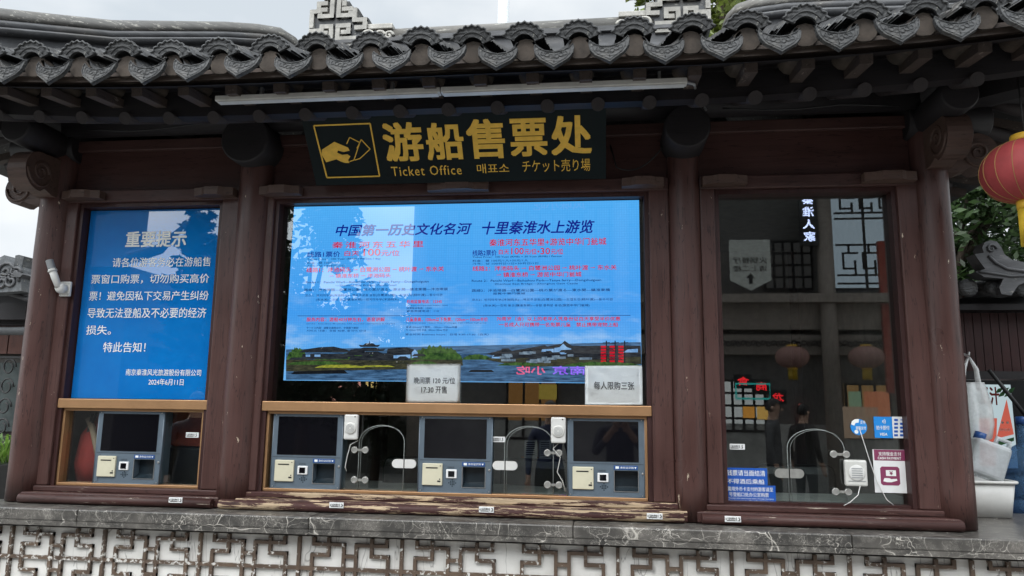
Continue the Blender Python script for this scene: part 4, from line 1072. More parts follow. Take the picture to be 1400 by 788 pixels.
# wall bracket with a hose stub on the outer left jamb ----------------------------------
t = thing('hose_bracket', (-2.84, -.03, 2.15), 'white pipe bracket holding a grey ribbed hose stub on the left post', 'bracket')
m = MB(); m.box(-2.868, -2.808, -.046, -.031, 2.148, 2.228, .004); m.build('plate', 'whitep', t)
m = MB(); m.lathe([(.026, 0), (.028, .03), (.020, .045), (.004, .05)], (-2.842, -.045, 2.188), 20, 'y'); m.build('ball_joint', 'whitep', t)
m = MB(); P0, P1, P2 = at(80, 393, -.085), at(71, 368, -.10), at(67.5, 356, -.105); m.tube([P0, P0.lerp(P1, .5), P1], [.016, .0185, .0185], 16); m.tube([P0.lerp(P1, .86), P0.lerp(P1, .94)], .023, 16); m.build('pipe', 'whitep', t)
m = MB(); pts = [P1.lerp(P2, i / 14) for i in range(15)]; m.tube(pts, [.0195 if i % 2 else .0172 for i in range(15)], 16); m.build('hose', 'greyp', t)
m = MB()
for dx in (-.022, .022):
    for dz in (-.030, .030): m.lathe([(.004, 0), (.003, .003)], (-2.838 + dx, -.0465, 2.188 + dz), 10, 'y')
m.build('screw', 'steel', t)

# ================================================================== INSIDE THE OFFICE
def chair(x, y, rz, label):
    t = thing('office_chair', (0, 0, 0), label, 'chair', 'office chairs inside the ticket office')
    m = MB(); m.box(-.24, .24, -.23, .23, .46, .53, .03); m.build('seat', 'black', t)
    m = MB(); m.box(-.21, .21, .20, .25, .60, 1.05, .04); m.build('backrest', 'black', t)
    m = MB()
    for s in (-1, 1): m.tube([(s * .24, .2, .55), (s * .28, .15, .75), (s * .27, -.12, .76), (s * .24, -.1, .5)], .014, 8)
    m.build('armrest', 'greyp', t)
    m = MB(); m.tube([(0, 0, .46), (0, 0, .1)], .03, 10)
    for k in range(5): m.tube([(0, 0, .1), (.28 * math.cos(k * 1.2566), .28 * math.sin(k * 1.2566), .05)], [.022, .012], 8); m.lathe([(.02, -.02), (.025, 0), (.02, .02)], (.28 * math.cos(k * 1.2566), .28 * math.sin(k * 1.2566), .026), 10)
    m.build('base', 'greyp', t); t.location = (x, y, 0); t.rotation_euler = (0, 0, rz)
    t.scale = (1, 1, 1.25); return t
for x, y, r, lab in ((-2.15, .75, 2.7, 'black office chair behind the pane right of the machine under the notice'), (-1.05, .8, 3.3, 'black office chair seen through the first arched opening'), (-.30, .8, 2.9, 'black office chair seen through the second arched opening'), (1.02, .8, 3.2, 'black office chair seen through the arched opening of the right window')): chair(x, y, r, lab)
def poster(px0, py0, px1, py1, y, c, label, rows=True):
    a, b = at(px0, (py0 + py1) / 2, y), at(px1, (py0 + py1) / 2, y); z1, z0 = at((px0 + px1) / 2, py0, y).z, at((px0 + px1) / 2, py1, y).z
    t = thing('price_list', ((a.x + b.x) / 2, y, z0), label, 'poster')
    m = MB(); m.box(a.x, b.x, y - .002, y + .002, z0, z1); m.build('sheet', plain('poster_print', c, .6, 0, .5, 12, 0), t)
    if rows:
        m = MB()
        for i in range(7): zz = z1 - (z1 - z0) * (.16 + .11 * i); m.box(a.x + .01, b.x - .012, y - .0032, y - .0024, zz, zz + .006)
        m.build('print_line', 'blackink', t)
poster(717, 602, 734, 627, .70, (.42, .42, .40), 'pale list sheet behind the second arched opening, the one nearer the middle machine')
poster(737, 602, 754, 628, .71, (.40, .40, .38), 'pale list sheet behind the second arched opening, the one nearer the hinge')
poster(712, 625, 755, 655, .74, (.35, .12, .03), 'orange leaflet board standing behind the second arched opening', False)
t = thing('red_cloth_bag', (-2.72, .5, 1.165), 'red cloth bag on the inside counter behind the far left pane', 'bag')
m = MB(); m.lathe([(.02, 0), (.16, .0), (.18, .1), (.16, .25), (.10, .34), (.06, .38)], (-2.70, .26, 1.166), 24, rfun=lambda a: 1 + .08 * math.sin(3 * a)); m.build('body', plain('red_cloth', (.32, .03, .025), .8), t)
m = MB(); m.tube([(-2.76, .14, 1.5), (-2.70, .10, 1.45), (-2.64, .08, 1.32), (-2.60, .08, 1.22)], .016, 10); m.build('strap', plain('tan_strap', (.35, .24, .17), .7), t)
t = thing('red_cloth_bag', (-2.15, .52, 1.165), 'orange red shopping bag behind the pane by the second post', 'bag')
m = MB(); m.box(-2.32, -2.0, .20, .32, 1.36, 1.56, .02); m.build('body', plain('orange_red_cloth', (.36, .055, .025), .8, 0, .4, 7), t)
m = MB(); m.box(-2.32, -2.0, .19, .34, 1.166, 1.355, .01); tag(m.build('cash_box', 'black'), 'dark box under the orange red bag behind the pane', 'box')
for pts, lab in (([(-2.70, .12, 1.54), (-2.735, .11, 1.42), (-2.70, .10, 1.30), (-2.725, .10, 1.18)], 'dark cable hanging behind the far left pane'), ([(-2.725, .12, 1.53), (-2.745, .11, 1.36), (-2.68, .10, 1.22), (-2.66, .10, 1.17)], 'second dark cable hanging close behind the far left pane')):
    m = MB(); m.tube(pts, .007, 8); tag(m.build('cable', 'cable'), lab, 'cable')

# ================================================================== BESIDE THE OFFICE
M['leaf'] = None
def leafmat(name, a, b):
    m, t, p, o = nodes(name); v = coords(t)
    info = nn(t, 'ShaderNodeNewGeometry')
    col = ramp(t, info.outputs['Random Per Island'], [(0, a), (.6, b), (1, k3(b, 1.5))])
    t.links.new(col, p.inputs['Base Color']); p.inputs['Roughness'].default_value = .5
    tr = nn(t, 'ShaderNodeBsdfTranslucent'); t.links.new(col, tr.inputs[0]); x = nn(t, 'ShaderNodeMixShader'); x.inputs[0].default_value = .25
    t.links.new(p.outputs[0], x.inputs[1]); t.links.new(tr.outputs[0], x.inputs[2]); t.links.new(x.outputs[0], o.inputs[0]); return m
LEAF = leafmat('broad_green_leaf', (.014, .032, .010), (.035, .07, .018)); LEAFY = leafmat('yellow_green_leaf', (.06, .085, .018), (.15, .19, .04)); NEEDLE = leafmat('dark_needle', (.012, .025, .014), (.03, .05, .024))
BARK = wood('tree_bark', (.09, .07, .055), 'z', 0, .8)
def leaves(m, rnd, c, rad, n, size, squash=.8, droop=0):
    for _ in range(n):
        d = Vector((rnd.gauss(0, 1), rnd.gauss(0, 1), rnd.gauss(0, 1))); d.normalize(); p = Vector(c) + Vector((d.x, d.y, d.z * squash)) * rad * rnd.random() ** .45
        a = Vector((rnd.gauss(0, 1), rnd.gauss(0, 1), rnd.gauss(0, .6) - droop)).normalized(); b = a.cross(Vector((rnd.gauss(0, 1), rnd.gauss(0, 1), rnd.gauss(0, 1)))).normalized()
        s = size * rnd.uniform(.6, 1.25)
        m.faces([p - a * s, p + b * s * .42, p + a * s, p - b * s * .42], [(0, 1, 2, 3)])
def tree(x, y, h, r, label, seed, mat, nclump=26, nleaf=190, size=.085, z0=.45, group=None):
    rnd = random.Random(seed); t = thing('tree', (x, y, 0), label, 'tree', group)
    m = MB(); top = h * .8
    m.tube([(x, y, 0), (x + .05, y, h * .25), (x - .05, y + .05, h * .5), (x, y, top)], [h * .028, h * .022, h * .016, h * .005], 10)
    cl = []
    for i in range(nclump):
        a = rnd.random() * 2 * PI; q = rnd.random() ** .5; zz = h * (z0 + (1 - z0) * rnd.random())
        fall = max(.25, 1 - abs((zz / h - (z0 + 1) / 2) / ((1 - z0) / 2)) ** 2 * .7)
        cl.append(Vector((x + r * q * fall * math.cos(a), y + r * q * fall * math.sin(a), zz)))
    for c in cl[:14]:
        s = Vector((x, y, min(c.z - .2, top * .9) * .75)); m.tube([s, s.lerp(c, .5) + Vector((0, 0, .15)), c], [h * .010, h * .007, h * .002], 6)
    m.build('trunk', BARK, t)
    m = MB()
    for c in cl: leaves(m, rnd, c, r * rnd.uniform(.28, .44), nleaf, size)
    m.build('crown', mat, t); return t
tree(3.9, 5.2, 5.6, 1.9, 'leafy green tree with bright sky gaps beyond the lantern and stall roof', 4, LEAF, 64, 1500, .055, .22)
tree(at(990, 10, 9.2).x, 9.2, 11.8, 1.5, 'yellow green treetop rising behind the roof beside the right ridge ornament', 9, LEAFY, 40, 420, .10, .5)
p = at(688.5, 16, 22)
t = thing('lamp_mast', (p.x, 22, 0), 'tall pale grey mast standing up behind the middle of the roof', 'mast')
m = MB(); m.tube([(p.x, 22, 0), (p.x, 22, 24)], [.26, .2], 20); m.build('shaft', plain('pale_grey_mast', (.52, .55, .57), .5), t)
m = MB(); m.lathe([(.45, 0), (.45, .06), (.3, .1)], (p.x, 22, 0), 16); m.build('base_plate', 'greyp', t)

# red lantern hanging at the right corner
def lantern_things(c, R, H, label, cols=(.42, .035, .03), group=None, glow_s=0, tassel=.12):
    t = thing('lantern', c, label, 'lantern', group); c = Vector(c)
    m = MB(); n = 20; pr = []
    for i in range(n + 1):
        a = -PI / 2 * .86 + PI * .86 * i / n; pr.append((R * (math.cos(a) ** .8), H * math.sin(a)))
    mat = glow('lit_lantern_cloth', cols, glow_s) if glow_s else plain('red_lantern_cloth', cols, .7, 0, .15, 20, .1)
    m.lathe(pr, c, 48, rfun=lambda a: 1 - .022 * abs(math.sin(a * 8)) ** .5); m.build('shade', mat, t)
    m = MB()
    for k in range(16):
        a = 2 * PI * k / 16
        m.tube([(c.x + (r + .001) * math.cos(a), c.y + (r + .001) * math.sin(a), c.z + z) for r, z in pr], .0013, 5)
    m.build('rib', plain('dull_gold_thread', (.32, .20, .06), .6), t)
    e = pr[-1][0] * 1.0; zt = H * math.sin(PI / 2 * .86)
    m = MB(); m.lathe([(e * 1.02, zt - .004), (e * 1.06, zt + .012), (e * .98, zt + .03), (e * .9, zt + .03)], c, 28); m.lathe([(e * .9, -zt - .034), (e * .98, -zt - .034), (e * 1.02, -zt + .004)], c, 28); m.build('gold_ring', 'gold', t)
    m = MB()
    rr = random.Random(5)
    for k in range(90):
        a = 2 * PI * k / 90; q = e * .88
        b = a + rr.uniform(-.05, .05); l = tassel * rr.uniform(.9, 1.06)
        m.tube([(c.x + q * math.cos(a), c.y + q * math.sin(a), c.z - zt - .03), (c.x + q * 1.0 * math.cos(b), c.y + q * 1.0 * math.sin(b), c.z - zt - .03 - l)], .0036, 4)
    m.build('tassel', plain('yellow_tassel', (.62, .42, .03), .7), t)
    m = MB(); m.tube([(c.x, c.y, c.z + zt + .02), (c.x, c.y, c.z + zt + .34)], .004, 6)
    m.build('hanging_cord', 'cable', t)
    return t
lantern_things(at(1405, 234, -.45), .172, .130, 'red cloth lantern with gold ribs and yellow tassel hanging at the right eave corner', (.30, .040, .042), None, 0, .150)

# neighbouring stall on the right -------------------------------------------------
S = thing('neighbour_stall', (2.9, 1.6, 0), 'dark food stall with upturned tiled eave and red brown boards right of the office', 'stall')
m = MB(); a = at(1310, 398, 1.0); b = at(1470, 388, 1.0)
m.faces([(a.x, 1.0, a.z), (b.x + .6, 1.0, a.z), (b.x + .6, 2.6, a.z + .22), (a.x + .1, 2.6, a.z + .22)], [(0, 1, 2, 3)]); bmesh.ops.solidify(m.bm, geom=list(m.bm.faces), thickness=.07); rf2 = m.build('roof', 'ridge', S)
for i in range(9):
    x = a.x + .03 + i * .15
    m = MB(); m.tube([(x, .95, a.z + .01), (x, 2.5, a.z + .22)], .048, 10); m.build('tile_row', 'tile', rf2)
    m = MB(); m.lathe([(.052, 0), (.055, .02), (.03, .03)], (x, .96, a.z + .01), 14, 'y'); m.build('tile_end', 'tilerelief', rf2)
m = MB()                                                     # upturned corner scroll
oc = lambda px, py: (at(px, py, .93).x, at(px, py, .93).z)
prof = [oc(*q) for q in ((1400, 362), (1378, 358), (1367, 350), (1363, 341), (1357, 333), (1348, 331), (1340, 334), (1337, 341), (1339, 348), (1327, 350), (1335, 362), (1341, 370), (1328, 374), (1340, 381), (1366, 383), (1360, 395), (1363, 404), (1376, 406), (1386, 392), (1400, 386), (1500, 380), (1500, 355))]
m.wall(prof, .88, .99); hp = m.build('upturned_corner', 'ridge', S)
m = MB(); m.tube([V3(oc(1349, 343)[0] + .03 * (1 - i / 16) * math.cos(i * .5), .876, oc(1349, 343)[1] + .03 * (1 - i / 16) * math.sin(i * .5)) for i in range(15)], .007, 6)
m.tube([V3(oc(px, py)[0], .878, oc(px, py)[1]) for px, py in ((1345, 352), (1355, 362), (1370, 370), (1400, 374), (1480, 370))], .010, 6); m.tube([V3(oc(px, py)[0], .878, oc(px, py)[1]) for px, py in ((1332, 374), (1350, 376), (1375, 380), (1400, 379))], .008, 6); m.build('scroll_relief', 'ridge', hp)
m = MB(); m.bar((at(1315, 455, 1.2).x, 1.2, 2.32), (at(1315, 455, 1.2).x + .30, 1.2, 2.46), .05, .05); m.build('strut', 'carve', S)
m = MB(); za, zb = at(1360, 508, 1.15).z, at(1360, 428, 1.15).z
for i in range(40): x = 2.02 + i * .05; m.box(x, x + .046, 1.15, 1.18, za, zb)
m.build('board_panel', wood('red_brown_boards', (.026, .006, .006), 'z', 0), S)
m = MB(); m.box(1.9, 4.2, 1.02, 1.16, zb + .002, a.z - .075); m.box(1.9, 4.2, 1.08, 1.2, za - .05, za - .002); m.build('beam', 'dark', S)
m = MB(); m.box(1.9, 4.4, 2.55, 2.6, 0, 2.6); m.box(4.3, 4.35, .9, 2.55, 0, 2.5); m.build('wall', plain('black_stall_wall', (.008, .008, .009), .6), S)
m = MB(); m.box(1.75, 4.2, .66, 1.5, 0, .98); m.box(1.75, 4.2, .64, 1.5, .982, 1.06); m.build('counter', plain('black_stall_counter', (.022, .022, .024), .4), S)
m = MB(); m.box(2.0, 4.2, 1.24, 1.26, at(1360, 520, 1.25).z, at(1360, 511, 1.25).z); m.build('white_valance', 'whitep', S)
# drink poster
y = 1.9; A_ = lambda px, py: at(px, py, y)
t = thing('drink_poster', A_(1360, 620), 'pale fruit juice poster with a watermelon slice inside the dark stall', 'poster')
x0, x1, z0, z1 = A_(1328, 575).x, A_(1386, 575).x, A_(1360, 640).z, A_(1360, 526).z
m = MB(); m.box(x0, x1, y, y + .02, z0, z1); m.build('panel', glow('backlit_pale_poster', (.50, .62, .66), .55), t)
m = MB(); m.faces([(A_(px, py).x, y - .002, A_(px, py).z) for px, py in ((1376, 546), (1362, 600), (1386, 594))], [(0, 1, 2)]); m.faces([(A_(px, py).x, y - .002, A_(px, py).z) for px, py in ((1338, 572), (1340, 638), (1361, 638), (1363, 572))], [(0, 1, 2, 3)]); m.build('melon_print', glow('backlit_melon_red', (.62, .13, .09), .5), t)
m = MB(); put(m, '瓜汁', (A_(1340, 550).x, y - .003, A_(1350, 554).z), X, Z, A_(1367, 550).x - A_(1340, 550).x, .125, bold=.02); m.build('lettering', plain('red_ink', (.5, .03, .03), .5), t)
m = MB()
for i in range(5): q = A_(1366 + i * 4, 534 + (i % 2) * 5); m.prism([(-.035, 0), (0, .014), (.035, 0), (0, -.014)], (q.x, y - .003, q.z), (.8, 0, .6), (-.6, 0, .8), (0, .001, 0))
m.faces([(A_(px, py).x, y - .003, A_(px, py).z) for px, py in ((1360, 605), (1386, 598), (1386, 603), (1362, 611))], [(0, 1, 2, 3)])
m.build('leaf_print', plain('leaf_print_green', (.06, .25, .07), .5), t)
m = MB()
for px in (1370, 1377): q = A_(px, 578); m.lathe([(.008, 0), (.008, .001)], (q.x, y - .004, q.z), 12, 'y')
putpx(m, '满杯鲜果', 1366, 586, 1381, 590, y - .004); m.build('print_detail', 'whiteink', t)
m = MB(); q, r_ = at(1352, 506, .9), at(1420, 590, .9); m.tube([q, r_], .012, 8); tag(m.build('parasol_stay', 'cable'), 'black slanting metal stay in front of the juice poster', 'stay')
# bag, canister, bottle, tub on the ledge
def clearish(name, c, alpha, rough=.25):
    m, t, p, o = nodes(name); p.inputs['Base Color'].default_value = (*c, 1); p.inputs['Roughness'].default_value = rough
    v = coords(t); n = noise(t, v, 18, 4)
    tr = nn(t, 'ShaderNodeBsdfTransparent'); tr.inputs[0].default_value = (*[min(1, x * 1.3 + .25) for x in c], 1); x = nn(t, 'ShaderNodeMixShader')
    t.links.new(ramp(t, n, [(.3, (alpha - .12,) * 3), (.7, (alpha + .12,) * 3)]), x.inputs[0]); t.links.new(tr.outputs[0], x.inputs[1]); t.links.new(p.outputs[0], x.inputs[2]); t.links.new(x.outputs[0], o.inputs[0]); bump(t, p, n, .4, .01); return m
c = at(1330, 556, .55)
t = thing('plastic_bag', (c.x, .55, 1.3), 'thin white plastic bag hanging beside the right post', 'bag')
m = MB(); rr = random.Random(2)
zb0, zt0 = at(1330, 606, .55).z, at(1330, 518, .55).z
m.lathe([(.03, zb0), (.07, zb0 + .025), (.085, zb0 + .10), (.084, zb0 + .18), (.072, zb0 + .25), (.058, zt0 - .02), (.05, zt0 - .02)], (c.x, .55, 0), 28, rfun=lambda a: 1 + .10 * math.sin(5 * a) + .06 * math.sin(9 * a + 1)); m.build('body', clearish('thin_white_plastic', (.72, .74, .74), .55), t)
m = MB()
for dx in (-.03, .025): m.tube([(c.x + dx * 1.6, .55, zt0 - .06), (c.x + dx * 1.1, .54, zt0 + .05), (c.x, .55, zt0 + .12)], [.016, .012, .005], 8)
m.build('handle', clearish('thin_white_handle', (.72, .74, .74), .8), t)
m = MB(); m.tube([(XR + .06, .06, zt0 + .115), (c.x - .02, .50, zt0 + .115), (c.x, .55, zt0 + .118), (c.x + .01, .56, zt0 + .14)], .006, 8); m.build('bag_hook', 'steel', B)
c = at(1345, 628, .45); ax = V3(.93, 0, -.36); az = V3(.36, 0, .93)
t = thing('plastic_canister', (c.x, .45, 1.2), 'cloudy plastic canister with blue cap tilted behind the right post', 'canister')
m = MB(); tmp = bmesh.new(); bmesh.ops.create_cube(tmp, size=1)
for v in tmp.verts: v.co = Vector((v.co.x * .17, v.co.y * .16, v.co.z * .18))
bmesh.ops.bevel(tmp, geom=list(tmp.edges), offset=.022, segments=3, affect='EDGES', profile=.5)
m.add(tmp, Matrix.Translation((c.x, .45, c.z)) @ Matrix.Rotation(math.radians(20), 4, 'Y'))
m.tube([c + az * .085 + ax * .03, c + az * .125 + ax * .03, c + az * .125 + ax * .09, c + az * .06 + ax * .098], .013, 10); m.build('body', clearish('cloudy_plastic', (.55, .58, .60), .72), t)
m = MB(); m.tube([c + az * .088 - ax * .05, c + az * .122 - ax * .05], .027, 16); m.build('cap', 'bluelabel', t)
t = thing('storage_tub', at(1362, 700, .42), 'white plastic tub on the marble counter right of the office', 'tub')
a, b = at(1335, 680, .42), at(1388, 680, .42); z0, z1 = 1.086, at(1360, 659, .42).z
m = MB(); n = 4
def rrect(x0, x1, y0, y1, r, z): 
    o = []
    for cx, cy, s in ((x1 - r, y1 - r, 0), (x0 + r, y1 - r, 1), (x0 + r, y0 + r, 2), (x1 - r, y0 + r, 3)):
        for k in range(5): a_ = (s + k / 4) * PI / 2; o.append((cx + r * math.cos(a_), cy + r * math.sin(a_), z))
    return o
def loft(m, rings, cap0=True, cap1=True):
    R = [[m.bm.verts.new(v) for v in r] for r in rings]; n = len(R[0])
    for p_, q_ in zip(R, R[1:]):
        for k in range(n): m.bm.faces.new((p_[k], p_[(k + 1) % n], q_[(k + 1) % n], q_[k])).smooth = True
    if cap0: m.bm.faces.new(R[0][::-1])
    if cap1: m.bm.faces.new(R[-1])
w0, w1 = a.x - .05, b.x
loft(m, [rrect(w0 + .02, w1 - .02, .40, .60, .03, z0 + .002), rrect(w0, w1, .38, .62, .035, z1), rrect(w0 + .008, w1 - .008, .388, .612, .03, z1), rrect(w0 + .028, w1 - .028, .41, .59, .025, z0 + .01)])
m.build('body', 'whitep', t)
m = MB(); q = [Vector(v) for v in rrect(w0 - .006, w1 + .006, .374, .626, .04, z1)]; m.tube(q + [q[0]], .008, 8, caps=False); m.build('rim', 'whitep', t)
c = at(1402, 620, .75)
t = thing('water_bottle', (c.x, .75, 1.06), 'large clear blue water bottle on the dark stall counter', 'bottle')
m = MB(); zt = at(1390, 585, .75).z; zq = 1.062
m.lathe([(.09, 0), (.125, .01), (.128, .08), (.120, .09), (.128, .10), (.128, .20), (.120, .21), (.128, .22), (.125, .27), (.08, .34), (.035, .37), (.03, zt - zq + .03)], (c.x, .75, zq), 36); m.build('body', clearish('clear_blue_plastic', (.10, .20, .34), .42, .08), t)
m = MB(); m.lathe([(.034, 0), (.034, .035), (.028, .04)], (c.x, .75, zt + .02), 20); m.build('cap', 'bluelabel', t)

# left neighbour ------------------------------------------------------------------
Y = 4.0; A4 = lambda px, py: at(px, py, Y)
S = thing('neighbour_house', (-8.5, 5.5, 0), 'dark tiled house with red brown boards and iron grille at the far left', 'house')
m = MB(); xr = A4(40, 400).x; e0, e1 = at(0, 400, Y - .45), at(40, 412, Y - .45)
sl_ = (e1.z - e0.z) / (e1.x - e0.x); zl = e0.z - 4 * sl_; zr_ = e1.z + .35 * sl_
m.faces([(e0.x - 4, Y - .45, zl), (e1.x + .35, Y - .45, zr_), (e1.x + .35, Y + 1.2, zr_ + .12), (e0.x - 4, Y + 1.2, zl + .12)], [(0, 1, 2, 3)]); bmesh.ops.solidify(m.bm, geom=list(m.bm.faces), thickness=.05); rf3 = m.build('roof', 'tile', S)
m = MB(); m.tube([(e0.x - 4, Y - .46, zl + .02), (e1.x + .35, Y - .46, zr_ + .02)], .028, 8); m.build('ridge_edge', 'ridge', rf3)
m = MB(); q0, q1 = at(20, 437, Y - .25).z, at(20, 412, Y - .25).z; m.box(xr - 6, xr + .2, Y - .25, Y - .12, q0, q1 - .02); m.box(xr - 6, xr + .25, Y - .12, Y - .0, q0 - .05, q1 + .1); m.build('eave_beam', 'dark', S)
m = MB()
for i in range(26): x = xr + .3 - (i + 1) * .24; m.box(x, x + .225, Y, Y + .05, A4(20, 484).z, A4(20, 436).z)
m.build('board_panel', wood('brown_house_boards', (.075, .030, .022), 'z', 0), S)
m = MB(); m.box(xr - 6, xr + .6, Y + .06, Y + .2, 0, 3.0); m.build('wall', plain('dark_house_wall', (.06, .055, .05), .8), S)
m = MB(); m.box(xr - 3, xr + .3, Y - .01, Y + .03, A4(20, 590).z, A4(20, 496).z); m.build('window_pane', plain('dim_grey_glass', (.07, .085, .085), .15, 0, .3, 3, 0), S)
m = MB(); zt, zb = A4(15, 488).z, A4(15, 600).z
m.box(xr - 3, xr + .4, Y - .09, Y - .07, zt - .02, zt); m.box(xr - 3, xr + .4, Y - .09, Y - .07, zb, zb + .02)
for i in range(14):
    x = xr + .15 - i * .22
    for j in range(4):
        zz = zt - .12 - j * .22
        m.tube([(x + .085 * math.cos(a) * (1 - a / 14), Y - .08, zz + .1 * math.sin(a) * (1 - a / 14)) for a in [k * .45 for k in range(18)]], .010, 6)
m.build('iron_grille', 'black', S)
m = MB(); zz = A4(15, 457).z; m.tube([(xr - 5, Y - .35, zz), (xr + .35, Y - .35, zz)], .045, 12); m.build('drain_pipe', plain('dark_grey_pipe', (.09, .095, .10), .5), S)
A5 = lambda px, py: at(px, py, Y - .62)
pts = [A5(px, py) for px, py in ((-30, 352), (0, 352), (6, 349), (12, 358), (20, 366), (27, 362), (29, 369), (29, 398), (-30, 402))]
m = MB(); m.wall([(p.x, p.z) for p in pts], Y - .62, Y - .42); of = m.build('carved_ridge_end', 'orndark', S)
m = MB(); pts = [A5(px, py) for px, py in ((17, 363), (19, 349), (24, 348), (31, 350), (29, 357), (28, 364))]; m.wall([(p.x, p.z) for p in pts], Y - .60, Y - .44); m.build('finial', 'orndark', of)
m = MB()
for cx, cy, rr_ in ((8, 372, .11), (16, 385, .09), (3, 386, .10), (22, 374, .07)):
    c = A5(cx, cy); m.tube([(c.x + rr_ * (1 - i / 20) * math.cos(i * .55), Y - .63, c.z + rr_ * (1 - i / 20) * math.sin(i * .55)) for i in range(18)], .016, 6)
pts = [A5(px, py) for px, py in ((20, 372), (30, 373), (34, 376), (30, 380), (22, 379))]; m.wall([(p.x, p.z) for p in pts], Y - .65, Y - .45); m.build('carved_relief', 'ridge', of)
m = MB(); c = A4(28, 380); m.tube([(c.x - .2, Y + .6, c.z + .06), (c.x + .9, Y + .6, c.z + .06)], .11, 16); m.build('ridge_pipe', 'orn', S)
c = at(2, 665, 1.6)
t = thing('potted_plant', (c.x, 1.6, 0), 'leafy green plant in a black planter left of the first post', 'potted plant')
m = MB(); zp = at(5, 633, 1.6).z; zq = at(5, 672, 1.6).z - .1; m.box(c.x - .5, c.x + .09, 1.42, 1.8, zq, zp, .01); m.build('planter', 'black', t)
m = MB(); m.box(c.x - .45, c.x + .05, 1.46, 1.76, 0, zq); m.build('stand', 'black', t)
m = MB(); rr = random.Random(8)
for k in range(120):
    o = V3(c.x - .2 + rr.uniform(-.26, .26), 1.6 + rr.uniform(-.14, .14), zp - .02); a = rr.uniform(0, 2 * PI); l = rr.uniform(.14, .30); d = V3(math.cos(a), math.sin(a), 0) * rr.uniform(.2, .8); s = V3(-d.y, d.x, 0).normalized() * .011
    p1 = o + d * l * .5 + Z * l * .75; p2 = o + d * l + Z * l * rr.uniform(.5, 1)
    m.faces([o - s * .5, o + s * .5, p1 + s, p1 - s, p2], [(0, 1, 2, 3), (3, 2, 4)])
m.build('leaves', leafmat('fresh_leaf', (.07, .14, .03), (.16, .28, .05)), t)

# ================================================================== ACROSS THE STREET (seen mirrored in the glass)
YO = -9.5
def rf(px, py, d=0.0):
    """where a thing across the street stands whose mirror image shows at this pixel"""
    p = at(px, py, -(YO + d)); return V3(p.x, YO + d, p.z)
grey_t = wood('grey_brown_timber', (.30, .26, .23), 'x', 0, .6); dk = plain('dark_shop_timber', (.15, .14, .135), .6)
S = thing('restaurant_house', (3.2, -12, 0), 'two storey dark timber restaurant with lattice windows across the street', 'building')
xl = rf(566, 300).x; xr = 11.0
m = MB(); m.box(xl, xr, YO - 6, YO - .3, 0, 6.2); m.build('wall', dk, S)
m = MB(); m.faces([(xl - .6, YO + .7, 5.95), (xr, YO + .7, 5.95), (xr, YO - 3, 7.8), (xl - .6, YO - 3, 7.8)], [(0, 1, 2, 3)]); bmesh.ops.solidify(m.bm, geom=list(m.bm.faces), thickness=.15); m.build('roof', 'tile', S)
z0, z1 = rf(1085, 450).z, rf(1085, 396).z
m = MB(); m.box(xl, xr, YO - .28, YO + .02, z0, z1 - .25); m.box(xl, xr, YO - .28, YO - .06, 2.55, 2.9); m.build('beam', grey_t, S)
m = MB(); m.box(xl, xr, YO - .28, YO + .30, z1 - .248, z1 - .1); m.build('balcony_edge', grey_t, S)
m = MB(); m.box(xl + .02, xr - .02, YO - .295, YO - .21, 0, 1.35); m.build('added_reflector_slab', plain('pale_grey_reflector', (.42, .41, .39), .7, 0, .25, 2), S)  # pale slab added to brighten what the lower panes mirror
cb = MB(); rr = random.Random(3)
for k in range(46):
    x = 1.9 + k * .085; cb.tube([(x + .05 * math.cos(a) * (1 - a / 9), YO + .04, 2.735 + .06 * math.sin(a * (1 if k % 2 else -1)) * (1 - a / 9)) for a in [i * .6 for i in range(12)]], .014, 5)
cb.build('carved_band', 'dark', S)
for x in (xl + .15, .4, 3.93, 7.5):
    m = MB(); m.tube([(x, YO + .1, 0), (x, YO + .1, 5.95)], .14, 14); m.build('pillar', grey_t, S)
lit = glow('dim_upper_window', (.50, .62, .72), .9); pink = glow('pink_lit_window', (.95, .45, .38), 1.6); warm = glow('warm_lit_window', (1, .72, .28), 1.6); pale = glow('pale_lit_window', (.8, .85, .85), .8)
def lattice(m, x0, x1, z0, z1, y, n=6, k=3):
    for i in range(n + 1): x = x0 + (x1 - x0) * i / n; m.box(x - .02, x + .02, y, y + .03, z0, z1)
    for j in range(k + 1): z = z0 + (z1 - z0) * j / k; m.box(x0, x1, y + .001, y + .029, z - .02, z + .02)
def shopwin(x0, x1, z0, z1, mat, n=4, k=3, name='window'):
    m = MB(); m.box(x0, x1, YO - .30, YO - .26, z0, z1); w_ = m.build(name, mat, S)
    m = MB(); lattice(m, x0, x1, z0, z1, YO - .22, n, k); m.build('lattice', 'dark', w_)
a, b = rf(1148, 392), rf(1232, 262); shopwin(a.x, b.x, a.z, b.z, lit, 2, 1)
m = MB()
for k in range(5):
    x = a.x + .08 + k * .34; z = a.z + .25
    for (u0, v0, u1, v1) in ((0, 0, .3, 0), (.3, 0, .3, .25), (.1, .12, .3, .12), (.1, .12, .1, .4), (.1, .4, .34, .4), (0, -.15, .34, -.15), (0, .55, .34, .55), (.2, .4, .2, .55)):
        for zo in (0, 1.42): m.box(x + u0 - .016, x + u1 + .016, YO - .215, YO - .185, z + zo * .8 + v0 * (.7 if zo else 1) - .016, z + zo * .8 + v1 * (.7 if zo else 1) + .016)
m.build('fret_screen', 'dark', S)
a, b = rf(1052, 392), rf(1115, 325); shopwin(a.x, b.x, a.z, b.z, glow('faint_upper_window', (.2, .2, .2), .25), 5, 4)
for x in (-2.9, -1.6, -.3): shopwin(x, x + 1.0, 3.9, 5.3, glow('dark_upper_window', (.1, .11, .13), .5), 4, 4)
a, b = rf(442, 552), rf(464, 520); shopwin(a.x, b.x, a.z, b.z, pink, 2, 2)
